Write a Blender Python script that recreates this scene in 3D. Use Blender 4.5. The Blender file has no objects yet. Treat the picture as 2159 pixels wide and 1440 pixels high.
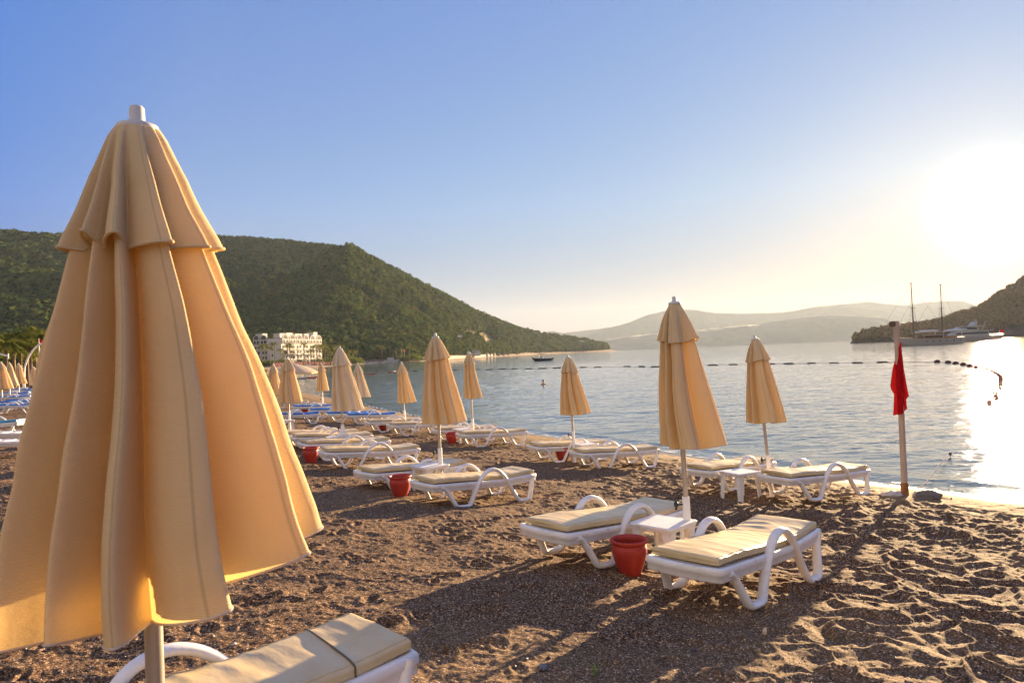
import bpy, math, random
import numpy as np
from mathutils import Vector, Matrix

S = bpy.context.scene
COL = S.collection
PI = math.pi
F, CX, CY = 1500.0, 1079.5, 720.0          # the photograph's focal length and centre, in its own pixels
ROLL, HOR, CAMZ = math.atan(0.0417), 27.0, 2.13
CR, SR = math.cos(ROLL), math.sin(ROLL)
PIT = math.atan(HOR / F)
CP, SP = math.cos(PIT), math.sin(PIT)
WATER = -0.80
SUN_AZ, SUN_EL = math.radians(34.3), math.radians(8.2)
SUN = Vector((math.sin(SUN_AZ) * math.cos(SUN_EL), math.cos(SUN_AZ) * math.cos(SUN_EL), math.sin(SUN_EL)))

# ------------------------------------------------------------------ surveying: photograph pixel -> place
def ray(px, py):
    """(X/Y, Z/Y) of the sight line through a photograph pixel"""
    u, v = px - CX, py - CY
    u1, up = u * CR - v * SR, -(u * SR + v * CR)
    d = F * CP - up * SP
    return u1 / d, (F * SP + up * CP) / d
def at_z(px, py, z):
    a, b = ray(px, py)
    Y = (z - CAMZ) / b
    return Vector((a * Y, Y, z))
def at_y(px, py, Y):
    a, b = ray(px, py)
    return Vector((a * Y, Y, CAMZ + b * Y))

# ------------------------------------------------------------------ noise
def _perm(seed):
    r = np.random.RandomState(seed)
    p = r.permutation(256)
    return np.concatenate([p, p])
_PC = {}
def pnoise(x, y, seed=0):
    if seed not in _PC:
        r = np.random.RandomState(seed + 991)
        a = r.rand(256) * 2 * PI
        _PC[seed] = (_perm(seed), np.cos(a), np.sin(a))
    p, gx, gy = _PC[seed]
    xi, yi = np.floor(x).astype(np.int64), np.floor(y).astype(np.int64)
    xf, yf = x - xi, y - yi
    xi &= 255; yi &= 255
    u = xf * xf * xf * (xf * (xf * 6 - 15) + 10); v = yf * yf * yf * (yf * (yf * 6 - 15) + 10)
    def g(ix, iy, dx, dy):
        h = p[p[ix & 255] + (iy & 255)]
        return gx[h] * dx + gy[h] * dy
    n00 = g(xi, yi, xf, yf); n10 = g(xi + 1, yi, xf - 1, yf)
    n01 = g(xi, yi + 1, xf, yf - 1); n11 = g(xi + 1, yi + 1, xf - 1, yf - 1)
    a = n00 + u * (n10 - n00); b = n01 + u * (n11 - n01)
    return (a + v * (b - a)) * 1.5
def fbm(x, y, o=4, seed=0):
    s, a = 0, 1
    for i in range(o):
        s = s + a * pnoise(x * 2 ** i, y * 2 ** i, seed + i); a *= .5
    return s
def sstep(a, b, x):
    t = np.clip((x - a) / (b - a), 0, 1)
    return t * t * (3 - 2 * t)

# ------------------------------------------------------------------ the shore and the beach
SHORE = np.array([(40, 0), (22, 4.5), (13.0, 9.6), (8.8, 12.5), (6.4, 15.8), (3.75, 20.9), (1.2, 25), (-1.8, 29.4), (-8.2, 43), (-20, 69),
                  (-45, 130), (-74, 209), (-100, 330), (-107, 385), (-125, 520), (-130, 594), (-110, 640), (-80, 666),
                  (-48, 879), (0, 1100), (42, 1400), (160, 1720), (265, 1900), (300, 1985), (200, 2200), (0, 2600)], float)
def shore_dist(x, y):
    """signed distance to the waterline, positive on land"""
    x = np.asarray(x, float); y = np.asarray(y, float)
    best = np.full(x.shape, 1e9); sign = np.ones(x.shape)
    for (ax, ay), (bx, by) in zip(SHORE[:-1], SHORE[1:]):
        dx, dy = bx - ax, by - ay
        t = np.clip(((x - ax) * dx + (y - ay) * dy) / (dx * dx + dy * dy), 0, 1)
        ex, ey = x - (ax + t * dx), y - (ay + t * dy)
        d = np.hypot(ex, ey)
        c = dx * (y - ay) - dy * (x - ax)
        m = d < best - 1e-9
        best = np.where(m, d, best); sign = np.where(m, np.where(c > 0, 1, -1), sign)
    return best * sign
_FS = [-400, -60, -10, -3, 0, 1.3, 4, 6, 8.4, 9.5, 13.6, 20, 30, 60, 150, 400]
_FZ = [-6, -4, -1.9, -1.22, -.80, -.64, -.44, -.31, -.13, 0, .30, .5, .72, 1.2, 2.5, 5]
def base_z(x, y):
    return np.interp(shore_dist(x, y), _FS, _FZ)
def gz(x, y):
    return float(base_z(np.array([x]), np.array([y]))[0])
def on_beach(px, py, dz=0.0):
    z = 0.0
    for i in range(25):
        p = at_z(px, py, z + dz)
        z = .5 * z + .5 * gz(p.x, p.y)
    return Vector((p.x, p.y, gz(p.x, p.y)))

# ------------------------------------------------------------------ objects
def put(o, label=None, cat=None, group=None, kind=None):
    if label: o['label'] = label
    if cat: o['category'] = cat
    if group: o['group'] = group
    if kind: o['kind'] = kind
    return o
def empty(name, loc, rz=0.0, label=None, cat=None, group=None, s=1.0):
    o = bpy.data.objects.new(name, None); COL.objects.link(o)
    o.empty_display_size = .2
    o.location = loc; o.rotation_euler = (0, 0, rz); o.scale = (s, s, s)
    return put(o, label, cat, group)
def obj(name, me, parent=None, mat=None):
    if mat is not None:
        me.materials.clear(); me.materials.append(mat)
    o = bpy.data.objects.new(name, me); COL.objects.link(o)
    if parent is not None: o.parent = parent
    return o
def dup(o, parent=None):
    c = o.copy(); COL.objects.link(c)
    if parent is not None: c.parent = parent
    for ch in list(o.children): dup(ch, c)
    return c
def place(root, loc, rz=0.0, label=None, group=None):
    root.location = loc; root.rotation_euler = (0, 0, rz)
    if label: root['label'] = label
    if group: root['group'] = group
    return root
def np_mesh(name, V, Fq, smooth=True, mat=None, attr=None):
    """mesh from arrays: V (n,3), Fq (m,3|4)"""
    V = np.ascontiguousarray(V, np.float32); Fq = np.ascontiguousarray(Fq, np.int32)
    k = Fq.shape[1]
    me = bpy.data.meshes.new(name)
    me.vertices.add(len(V)); me.vertices.foreach_set('co', V.ravel())
    me.loops.add(Fq.size); me.loops.foreach_set('vertex_index', Fq.ravel())
    me.polygons.add(len(Fq)); me.polygons.foreach_set('loop_start', np.arange(0, Fq.size, k, dtype=np.int32))
    if smooth: me.polygons.foreach_set('use_smooth', np.ones(len(Fq), bool))
    me.update(calc_edges=True)
    if attr:
        for nm, val in attr.items():
            a = me.attributes.new(nm, 'FLOAT', 'POINT'); a.data.foreach_set('value', np.ascontiguousarray(val, np.float32))
    me.validate()
    if mat: me.materials.append(mat)
    return me
def grid_faces(nu, nv, wrap=False):
    i = np.arange(nu if wrap else nu - 1)[:, None]; j = np.arange(nv - 1)[None, :]
    i2 = (i + 1) % nu
    return np.stack([i * nv + j + 0 * i, i2 * nv + j, i2 * nv + j + 1, i * nv + j + 1 + 0 * i], -1).reshape(-1, 4)
def grid_mesh(name, P, wrap=False, mat=None, smooth=True, attr=None, flip=False):
    nu, nv = P.shape[:2]
    f = grid_faces(nu, nv, wrap)
    if flip: f = f[:, ::-1]
    return np_mesh(name, P.reshape(-1, 3), f, smooth, mat, attr)

class MB:
    def __init__(s): s.v = []; s.f = []; s.sm = []
    def add(s, vs, fs, smooth=False):
        n = len(s.v); s.v += [tuple(v) for v in vs]; s.f += [tuple(i + n for i in f) for f in fs]; s.sm += [smooth] * len(fs)
    def box(s, c, d, rot=None, taper=1.0):
        hx, hy, hz = d[0] / 2, d[1] / 2, d[2] / 2
        vs = [Vector((x * hx * (taper if z > 0 else 1), y * hy * (taper if z > 0 else 1), z * hz)) for z in (-1, 1) for y in (-1, 1) for x in (-1, 1)]
        if rot is not None: vs = [rot @ v for v in vs]
        s.add([v + Vector(c) for v in vs], [(0, 2, 3, 1), (4, 5, 7, 6), (0, 1, 5, 4), (2, 6, 7, 3), (0, 4, 6, 2), (1, 3, 7, 5)])
    def tube(s, pts, r, n=8, closed=False, flat=(1, 1), upv=None, caps=True):
        pts = [Vector(p) for p in pts]; m = len(pts)
        rr = r if hasattr(r, '__len__') else [r] * m
        rings = []
        for i, p in enumerate(pts):
            a = pts[(i - 1) % m] if (closed or i > 0) else p
            b = pts[(i + 1) % m] if (closed or i < m - 1) else p
            t = (b - a).normalized()
            u0 = Vector(upv) if upv is not None else (Vector((0, 0, 1)) if abs(t.z) < .95 else Vector((0, 1, 0)))
            x = t.cross(u0).normalized(); y = x.cross(t).normalized()
            rings.append([p + (x * math.cos(k * 2 * PI / n) * flat[0] + y * math.sin(k * 2 * PI / n) * flat[1]) * rr[i] for k in range(n)])
        vs = [v for rg in rings for v in rg]; fs = []
        for i in range(m if closed else m - 1):
            j = (i + 1) % m
            for k in range(n):
                fs.append((i * n + k, i * n + (k + 1) % n, j * n + (k + 1) % n, j * n + k))
        s.add(vs, fs, True)
        if caps and not closed:
            s.add(rings[0], [tuple(range(n))[::-1]]); s.add(rings[-1], [tuple(range(n))])
    def lathe(s, prof, n=24, c=(0, 0, 0)):
        vs = [(c[0] + r * math.cos(k * 2 * PI / n), c[1] + r * math.sin(k * 2 * PI / n), c[2] + z) for r, z in prof for k in range(n)]
        fs = [(i * n + k, i * n + (k + 1) % n, (i + 1) * n + (k + 1) % n, (i + 1) * n + k) for i in range(len(prof) - 1) for k in range(n)]
        s.add(vs, fs, True)
    def loft(s, rings, closed_ring=True, caps=True, smooth=True):
        n = len(rings[0]); vs = [v for r in rings for v in r]; fs = []
        for i in range(len(rings) - 1):
            for k in range(n if closed_ring else n - 1):
                fs.append((i * n + k, i * n + (k + 1) % n, (i + 1) * n + (k + 1) % n, (i + 1) * n + k))
        s.add(vs, fs, smooth)
        if caps and closed_ring:
            s.add(rings[0], [tuple(range(n))[::-1]]); s.add(rings[-1], [tuple(range(n))])
    def mesh(s, name, mat=None, bevel=0):
        me = bpy.data.meshes.new(name); me.from_pydata(s.v, [], s.f)
        me.polygons.foreach_set('use_smooth', s.sm); me.update()
        if mat: me.materials.append(mat)
        return me
    def build(s, name, mat, parent=None, bevel=0.0):
        o = obj(name, s.mesh(name, mat), parent)
        if bevel:
            b = o.modifiers.new('bevel', 'BEVEL'); b.width = bevel; b.segments = 2; b.limit_method = 'ANGLE'
        return o
def spline(pts, n=8):
    P = [Vector(p) for p in pts]; out = []
    P = [P[0] * 2 - P[1]] + P + [P[-1] * 2 - P[-2]]
    for i in range(1, len(P) - 2):
        for k in range(n):
            t = k / n
            a, b, c, d = P[i - 1], P[i], P[i + 1], P[i + 2]
            out.append(.5 * ((2 * b) + (c - a) * t + (2 * a - 5 * b + 4 * c - d) * t * t + (3 * b - a - 3 * c + d) * t ** 3))
    out.append(P[-2]); return out

# ------------------------------------------------------------------ materials
class NT:
    def __init__(s, name):
        s.m = bpy.data.materials.new(name); s.m.use_nodes = True
        s.t = s.m.node_tree; s.t.nodes.clear()
        s.out = s.n('ShaderNodeOutputMaterial')
    def n(s, typ, ins=None, **kw):
        nd = s.t.nodes.new(typ)
        for k, v in kw.items(): setattr(nd, k, v)
        for k, v in (ins or {}).items():
            if hasattr(v, 'is_output') or hasattr(v, 'links'): s.t.links.new(v, nd.inputs[k])
            else: nd.inputs[k].default_value = v
        return nd
    def coord(s, which='Object', scale=(1, 1, 1)):
        c = s.n('ShaderNodeTexCoord')
        if scale == (1, 1, 1): return c.outputs[which]
        return s.n('ShaderNodeMapping', {'Vector': c.outputs[which], 'Scale': scale}).outputs[0]
    def pos(s): return s.n('ShaderNodeNewGeometry').outputs['Position']
    def noise(s, vec, scale, detail=4, rough=.55, dim='3D'):
        return s.n('ShaderNodeTexNoise', {'Vector': vec, 'Scale': scale, 'Detail': detail, 'Roughness': rough})
    def ramp(s, fac, stops):
        r = s.n('ShaderNodeValToRGB', {'Fac': fac}); e = r.color_ramp.elements
        while len(e) < len(stops): e.new(.5)
        for el, (p, c) in zip(e, stops):
            el.position = p; el.color = (c[0], c[1], c[2], 1) if hasattr(c, '__len__') else (c, c, c, 1)
        return r.outputs[0]
    def mix(s, fac, a, b, mode='MIX'):
        m = s.n('ShaderNodeMix', data_type='RGBA', blend_type=mode)
        for k, v in ((0, fac), (6, a), (7, b)):
            if hasattr(v, 'links'): s.t.links.new(v, m.inputs[k])
            else: m.inputs[k].default_value = (v[0], v[1], v[2], 1) if hasattr(v, '__len__') else v
        return m.outputs[2]
    def math(s, op, a, b=0.0, c=0.0):
        m = s.n('ShaderNodeMath', operation=op)
        for k, v in ((0, a), (1, b), (2, c)):
            if hasattr(v, 'links'): s.t.links.new(v, m.inputs[k])
            else: m.inputs[k].default_value = v
        return m.outputs[0]
    def bump(s, h, strength=.3, dist=.01, normal=None):
        ins = {'Height': h, 'Strength': strength, 'Distance': dist}
        if normal is not None: ins['Normal'] = normal
        return s.n('ShaderNodeBump', ins).outputs[0]
    def bsdf(s, color, rough=.6, normal=None, **kw):
        ins = {'Roughness': rough}
        b = s.n('ShaderNodeBsdfPrincipled', ins)
        if hasattr(color, 'links'): s.t.links.new(color, b.inputs['Base Color'])
        else: b.inputs['Base Color'].default_value = (*color, 1)
        if normal is not None: s.t.links.new(normal, b.inputs['Normal'])
        for k, v in kw.items():
            k = k.replace('_', ' ')
            if hasattr(v, 'links'): s.t.links.new(v, b.inputs[k])
            else: b.inputs[k].default_value = v
        return b.outputs[0]
    def done(s, sh): s.t.links.new(sh, s.out.inputs[0]); return s.m

def simple(name, c, rough=.5, var=.12, scale=6, metal=0.0, bump=.0, bscale=60):
    t = NT(name); v = t.coord()
    n = t.noise(v, scale, 5)
    col = t.mix(n.outputs[0], [x * (1 - var) for x in c], [min(1, x * (1 + var)) for x in c])
    nm = t.bump(t.noise(v, bscale, 3).outputs[0], bump, .01) if bump else None
    return t.done(t.bsdf(col, rough, nm, Metallic=metal))

def cloth(name, dif, tra, mixf=.45, weave=True, stain=.12, wscale=1.0):
    t = NT(name); v = t.coord()
    n1 = t.noise(v, 2.2, 5, .6).outputs[0]
    n2 = t.noise(t.coord('Object', (1, 1, .12)), 26, 3).outputs[0]
    f = t.math('MULTIPLY_ADD', n2, .35, t.math('MULTIPLY', n1, .65))
    col = t.mix(f, [x * (1 - stain) for x in dif], [min(1, x * (1 + stain)) for x in dif])
    tcol = t.mix(f, [x * (1 - stain) for x in tra], [min(1, x * (1 + stain)) for x in tra])
    nm = None
    if weave:
        w = t.n('ShaderNodeTexWave', {'Vector': v, 'Scale': 52.0 * wscale, 'Distortion': 1.2, 'Detail': 2.0, 'Detail Scale': 3.0}, wave_type='BANDS', bands_direction='Z')
        wr = t.noise(v, 9, 4).outputs[0]
        h = t.math('MULTIPLY_ADD', w.outputs['Fac'], .10, wr)
        nm = t.bump(h, .55, .012)
        col = t.mix(t.math('MULTIPLY', w.outputs['Fac'], .30), col, [x * .55 for x in dif])
    sm = t.math('MULTIPLY', t.n('ShaderNodeAttribute', attribute_name='seam').outputs['Fac'], .42)
    col = t.mix(sm, col, [x * .35 for x in dif]); tcol = t.mix(sm, tcol, [x * .3 for x in tra])
    d = t.n('ShaderNodeBsdfDiffuse', {'Color': col}); tr = t.n('ShaderNodeBsdfTranslucent', {'Color': tcol})
    if nm is not None:
        t.t.links.new(nm, d.inputs['Normal']); t.t.links.new(nm, tr.inputs['Normal'])
    return t.done(t.n('ShaderNodeMixShader', {0: mixf, 1: d.outputs[0], 2: tr.outputs[0]}).outputs[0])

M = {}
def m_plastic():
    t = NT('white_plastic'); v = t.coord()
    n = t.noise(v, 5.5, 7, .68).outputs[0]
    col = t.ramp(n, [(.30, (.56, .49, .40)), (.43, (.77, .75, .72)), (.6, (.83, .82, .81))])
    dirt = t.noise(t.coord('Object', (3, 3, 9)), 14, 6, .75).outputs[0]
    col = t.mix(t.ramp(dirt, [(.60, 0.0), (.74, .45)]), col, (.42, .34, .26))
    nm = t.bump(t.noise(v, 40, 4).outputs[0], .10, .006)
    return t.done(t.bsdf(col, t.math('MULTIPLY_ADD', n, .3, .26), nm))
M['canopy'] = cloth('beige_canopy_cloth', (.79, .65, .40), (.92, .64, .24), .27)
M['canopy_faded'] = cloth('faded_canopy_cloth', (.80, .69, .50), (.86, .67, .38), .22)
M['hem'] = cloth('pale_hem_tape', (.70, .62, .52), (.7, .55, .35), .25, False)
M['plastic'] = m_plastic()
M['dull_plastic'] = simple('aged_white_plastic', (.66, .62, .57), .5, .14, 7)
M['steel'] = simple('galvanised_pole', (.52, .48, .42), .38, .12, 20, .7)
M['black'] = simple('black_plastic', (.02, .02, .02), .4, .2)
M['finial'] = simple('grey_finial', (.55, .54, .52), .5, .1)
M['rope'] = simple('grey_cord', (.12, .10, .08), .8, .3, 90)
M['flag'] = cloth('red_flag_cloth', (.33, .008, .013), (.5, .02, .015), .07, False, .15)
M['wood'] = simple('weathered_pole', (.36, .25, .20), .8, .35, 5, 0, .4, 30)
M['stone'] = simple('grey_stone', (.16, .14, .13), .85, .5, 9, 0, .7, 18)
M['whitestone'] = simple('pale_stone', (.55, .50, .46), .8, .3, 12, 0, .5, 18)
M['trunk'] = simple('palm_bark', (.20, .14, .09), .9, .3, 8, 0, .6, 20)
M['steelwhite'] = simple('white_paint', (.8, .78, .74), .45, .04)
M['dark'] = simple('dark_glass', (.03, .035, .045), .15, .1)
M['roof'] = simple('grey_roof', (.20, .17, .16), .8, .2)
M['plaster'] = simple('pale_plaster', (.56, .52, .46), .8, .06, .4)
M['plaster2'] = simple('grey_plaster', (.60, .56, .52), .8, .06, .4)
M['rockwall'] = simple('stone_wall', (.38, .30, .22), .9, .3, .6, 0, .5, 2)
M['slate'] = simple('blue_grey_stone', (.15, .16, .20), .7, .3, 20, 0, .4, 40)
M['shell'] = simple('cream_shell', (.72, .56, .38), .5, .2, 60)
M['float'] = simple('dark_float', (.03, .02, .02), .7, .3)
M['floatred'] = simple('red_float', (.07, .018, .014), .8, .3)
M['hullwhite'] = simple('white_hull', (.42, .39, .35), .3, .05, .5)
M['hullgrey'] = simple('grey_hull', (.20, .22, .24), .35, .1, .5)
M['hulldark'] = simple('dark_hull', (.025, .03, .045), .35, .1, .5)
M['varnish'] = simple('varnished_wood', (.30, .15, .06), .4, .25, 2)
M['mast'] = simple('dark_mast', (.10, .075, .05), .6, .2)
M['canvas'] = simple('pale_canvas', (.55, .58, .62), .8, .1, 2)
M['skin'] = simple('skin', (.42, .24, .16), .5, .1)
M['hair'] = simple('dark_hair', (.03, .02, .015), .6, .2)
M['yellow'] = simple('yellow_hull', (.60, .42, .05), .4, .1)
M['redpaint'] = simple('red_paint', (.45, .04, .03), .5, .1)
M['pink'] = cloth('faded_red_cloth', (.62, .40, .32), (.6, .3, .2), .3, False)

def m_pot():
    t = NT('red_painted_clay'); v = t.coord()
    n = t.noise(v, 7, 6, .65).outputs[0]
    w = t.n('ShaderNodeTexWave', {'Vector': v, 'Scale': 18.0, 'Distortion': 2.0, 'Detail': 2.0}, wave_type='BANDS', bands_direction='Z').outputs['Fac']
    col = t.ramp(n, [(.3, (.30, .024, .014)), (.55, (.40, .030, .016)), (.75, (.46, .055, .03))])
    nm = t.bump(t.math('MULTIPLY_ADD', w, .4, n), .35, .008)
    return t.done(t.bsdf(col, .55, nm))
M['pot'] = m_pot()

def m_mattress(name, c1, c2, c3):
    t = NT(name); v = t.coord()
    n = t.noise(v, 3.0, 6, .6).outputs[0]
    col = t.ramp(n, [(.3, c1), (.52, c2), (.72, c3)])
    wr = t.noise(t.coord('Object', (4, 1.2, 4)), 1.0, 4, .5).outputs[0]
    fine = t.noise(v, 60, 3).outputs[0]
    nm = t.bump(t.math('MULTIPLY_ADD', fine, .05, wr), .5, .03)
    return t.done(t.bsdf(col, .36, nm))
M['mattress'] = m_mattress('beige_vinyl', (.54, .41, .21), (.63, .495, .27), (.68, .54, .31))
M['mattress_side'] = M['mattress']
M['blue'] = m_mattress('blue_vinyl', (.03, .14, .46), (.05, .20, .58), (.07, .25, .65))
M['teal'] = m_mattress('teal_vinyl', (.02, .20, .30), (.03, .26, .38), (.05, .30, .42))

def m_sand():
    t = NT('coarse_brown_sand'); p = t.pos()
    big = t.noise(p, .6, 5).outputs[0]
    gr = t.n('ShaderNodeTexVoronoi', {'Vector': p, 'Scale': 105.0}, feature='F1')
    gcol = t.n('ShaderNodeSeparateColor', {0: gr.outputs['Color']})
    fine = t.noise(p, 240, 2, .7).outputs[0]
    grain = t.ramp(gcol.outputs[0], [(0, (.028, .020, .015)), (.33, (.085, .057, .038)), (.70, (.185, .120, .073)), (.93, (.34, .24, .155)), (1, (.62, .52, .41))])
    tint = t.mix(big, (.84, .80, .78), (1.12, 1.02, .92))
    col = t.mix(1.0, grain, tint, 'MULTIPLY')
    at = t.n('ShaderNodeAttribute', attribute_name='wet')
    at2 = t.n('ShaderNodeAttribute', attribute_name='shingle')
    gold = t.mix(t.noise(p, 30, 3).outputs[0], (.20, .14, .08), (.44, .32, .18))
    col = t.mix(t.math('MULTIPLY', at2.outputs['Fac'], .65), col, gold)
    col = t.mix(at.outputs['Fac'], col, t.mix(1.0, col, (.42, .40, .38), 'MULTIPLY'))
    rough = t.math('MULTIPLY_ADD', at.outputs['Fac'], -.76, .88)
    h = t.math('ADD', t.math('MULTIPLY', gr.outputs['Distance'], -.9), t.math('MULTIPLY', fine, .35))
    h2 = t.noise(p, 34, 4, .6).outputs[0]
    nm = t.bump(h2, .28, .012, t.bump(h, .38, .005))
    spec = t.math('MULTIPLY_ADD', at.outputs['Fac'], .5, .06)
    return t.done(t.bsdf(col, rough, nm, Specular_IOR_Level=spec))
M['sand'] = m_sand()

def m_water():
    t = NT('sea_water'); p = t.pos()
    st = t.n('ShaderNodeMapping', {'Vector': p, 'Rotation': (0, 0, .35), 'Scale': (.55, 1.0, 1.0)}).outputs[0]
    n1 = t.noise(st, 1.6, 4, .6).outputs[0]
    n2 = t.noise(st, 6.0, 4, .6).outputs[0]
    n3 = t.noise(st, .35, 3, .5).outputs[0]
    h = t.math('ADD', t.math('MULTIPLY', n1, .5), t.math('ADD', t.math('MULTIPLY', n2, .06), t.math('MULTIPLY', n3, 1.2)))
    nm = t.bump(h, 1.0, .13)
    b = t.bsdf((.13, .175, .172), .045, nm, IOR=1.33)
    return t.done(b)
M['water'] = m_water()

def m_leaf(name, stops, tr=(.2, .25, .04), mixf=.25):
    t = NT(name)
    at = t.n('ShaderNodeAttribute', attribute_name='tint')
    n = t.noise(t.pos(), .02, 3).outputs[0]
    f = t.math('MULTIPLY_ADD', at.outputs['Fac'], .7, t.math('MULTIPLY', n, .3))
    col = t.ramp(f, stops)
    d = t.n('ShaderNodeBsdfDiffuse', {'Color': col}); tl = t.n('ShaderNodeBsdfTranslucent', {'Color': (*tr, 1)})
    return t.done(t.n('ShaderNodeMixShader', {0: mixf, 1: d.outputs[0], 2: tl.outputs[0]}).outputs[0])
M['pine'] = m_leaf('pine_foliage', [(.05, (.010, .036, .018)), (.35, (.030, .070, .022)), (.6, (.066, .102, .028)), (.8, (.110, .112, .034)), (1, (.15, .10, .04))], (.14, .17, .035), .15)
M['scrub'] = m_leaf('dry_scrub_foliage', [(.05, (.24, .175, .095)), (.5, (.32, .235, .13)), (1, (.38, .28, .16))], (.15, .10, .04), .15)
M['palm'] = m_leaf('palm_foliage', [(0, (.035, .060, .015)), (.5, (.07, .10, .025)), (1, (.13, .13, .04))], (.28, .28, .05), .3)
M['shrub'] = m_leaf('shrub_foliage', [(0, (.03, .05, .014)), (.5, (.055, .085, .02)), (1, (.10, .11, .03))])

def m_hill():
    t = NT('wooded_hillside_earth'); p = t.pos()
    n = t.noise(p, .012, 6, .6).outputs[0]; n2 = t.noise(p, .15, 4).outputs[0]
    col = t.ramp(t.math('MULTIPLY_ADD', n2, .4, t.math('MULTIPLY', n, .6)), [(.3, (.022, .028, .013)), (.5, (.045, .042, .020)), (.7, (.10, .070, .036))])
    at = t.n('ShaderNodeAttribute', attribute_name='rock')
    rock = t.ramp(t.noise(p, .09, 6, .7).outputs[0], [(.35, (.03, .024, .014)), (.6, (.085, .052, .032)), (.8, (.13, .09, .058))])
    col = t.mix(at.outputs['Fac'], col, rock)
    ag = t.n('ShaderNodeAttribute', attribute_name='grass')
    col = t.mix(ag.outputs['Fac'], col, t.mix(n2, (.13, .10, .035), (.30, .19, .075)))
    ab = t.n('ShaderNodeAttribute', attribute_name='beach')
    col = t.mix(ab.outputs['Fac'], col, t.mix(n2, (.20, .13, .10), (.32, .22, .16)))
    nm = t.bump(t.noise(p, .12, 6, .65).outputs[0], .8, 4)
    return t.done(t.bsdf(col, .95, nm))
M['hill'] = m_hill()
def m_mtn():
    t = NT('far_mountain_slopes'); p = t.pos()
    col = t.ramp(t.noise(p, .002, 6, .6).outputs[0], [(.3, (.06, .06, .055)), (.7, (.11, .10, .085))])
    return t.done(t.bsdf(col, .95))
M['mtn'] = m_mtn()

# ================================================================== THE SETTING
def angles(lo, hi, n, lo2, hi2, m):
    """fine columns between lo and hi, coarse ones outside"""
    return np.concatenate([np.linspace(lo2, lo, m, endpoint=False), np.linspace(lo, hi, n), np.linspace(hi, hi2, m + 1)[1:]])

# ---- footprints and hollows trodden into the sand, kept on a 1.5 cm height grid
FX0, FX1, FY0, FY1, FC = -13.0, 13.0, .6, 27.0, .015
def footprints():
    nx, ny = int((FX1 - FX0) / FC), int((FY1 - FY0) / FC)
    H = np.zeros((ny, nx), np.float32)
    r = np.random.RandomState(4)
    for k in range(7600):
        cx, cy = r.uniform(FX0 + .3, FX1 - .3), r.uniform(FY0 + .3, FY1 - .3)
        big = r.rand() < .3
        a = r.uniform(.085, .14) if big else r.uniform(.035, .075); b = a * r.uniform(.42, .8)
        dep = a * r.uniform(.20, .33)
        th = r.uniform(0, PI); R = a * 1.9
        i0, i1 = int((cx - R - FX0) / FC), int((cx + R - FX0) / FC); j0, j1 = int((cy - R - FY0) / FC), int((cy + R - FY0) / FC)
        i0, j0 = max(i0, 0), max(j0, 0)
        X, Y = np.meshgrid(np.arange(i0, min(i1, nx)) * FC + FX0 - cx, np.arange(j0, min(j1, ny)) * FC + FY0 - cy)
        u = (X * math.cos(th) + Y * math.sin(th)) / a; v = (-X * math.sin(th) + Y * math.cos(th)) / b
        q = np.sqrt(u * u + v * v)
        h = -dep * (1 - sstep(.45, 1.05, q)) + dep * .42 * np.exp(-((q - 1.22) / .24) ** 2)
        H[j0:j0 + h.shape[0], i0:i0 + h.shape[1]] += h
    return np.clip(H, -.07, .06)
FP = footprints()
def fp_at(x, y):
    fx = np.clip((x - FX0) / FC, 0, FP.shape[1] - 1.001); fy = np.clip((y - FY0) / FC, 0, FP.shape[0] - 1.001)
    i, j = fx.astype(int), fy.astype(int); a, b = fx - i, fy - j
    return FP[j, i] * (1 - a) * (1 - b) + FP[j, i + 1] * a * (1 - b) + FP[j + 1, i] * (1 - a) * b + FP[j + 1, i + 1] * a * b
def worley(x, y, seed):
    r = np.random.RandomState(seed); jx, jy = r.rand(4096), r.rand(4096)
    xi, yi = np.floor(x).astype(np.int64), np.floor(y).astype(np.int64)
    d = np.full(x.shape, 9.0)
    for a in (-1, 0, 1):
        for b in (-1, 0, 1):
            k = ((xi + a) * 73 + (yi + b) * 179) & 4095
            d = np.minimum(d, (xi + a + jx[k] - x) ** 2 + (yi + b + jy[k] - y) ** 2)
    return d
def sand_relief(x, y):
    s = shore_dist(x, y)
    r = np.hypot(x, y)
    wx = x + .30 * fbm(x * 1.6, y * 1.6, 3, 31); wy = y + .26 * fbm(x * 1.6 + 9, y * 1.6, 3, 37)
    c, sn = math.cos(-.28), math.sin(-.28)
    ux, uy = wx * c - wy * sn, wx * sn + wy * c
    rid = 1 - np.abs(pnoise(ux / .58, uy / .22, 41)) * 2.1
    rid2 = 1 - np.abs(pnoise(ux / .32 + 5, uy / .105, 43)) * 2.1
    hollow = np.clip(worley(ux / .46, uy / .24, 45), 0, 1.1)                # trodden hollows that meet in sharp crests
    hollow2 = np.clip(worley(ux / .24 + 3, uy / .13, 46), 0, 1.1)
    dune = np.clip(rid, -1, 1) * .012 + np.clip(rid2, -.7, 1) * .005 + hollow * .098 + hollow2 * .020 - .035
    right = .28 + .72 * sstep(-.6, 2.4, x - .12 * (y - 4)) 
    low = .035 * fbm(x / 1.6, y / 1.3, 3, 51)
    mid = .0050 * fbm(x / .16, y / .12, 2, 61) + .0045 * pnoise(x / .05, y / .045, 71)
    h = low + dune * right + mid * (1.35 - .75 * right) + fp_at(x, y) * (1.25 - .85 * right)
    far = sstep(26, 60, r)
    h = h * (1 - far) + far * (.05 * fbm(x / 1.5, y / 1.2, 3, 81))
    return h * sstep(.3, 3.2, s) + .012 * fbm(x / .3, y / .2, 2, 91) * (1 - sstep(.3, 3.2, s))

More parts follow.
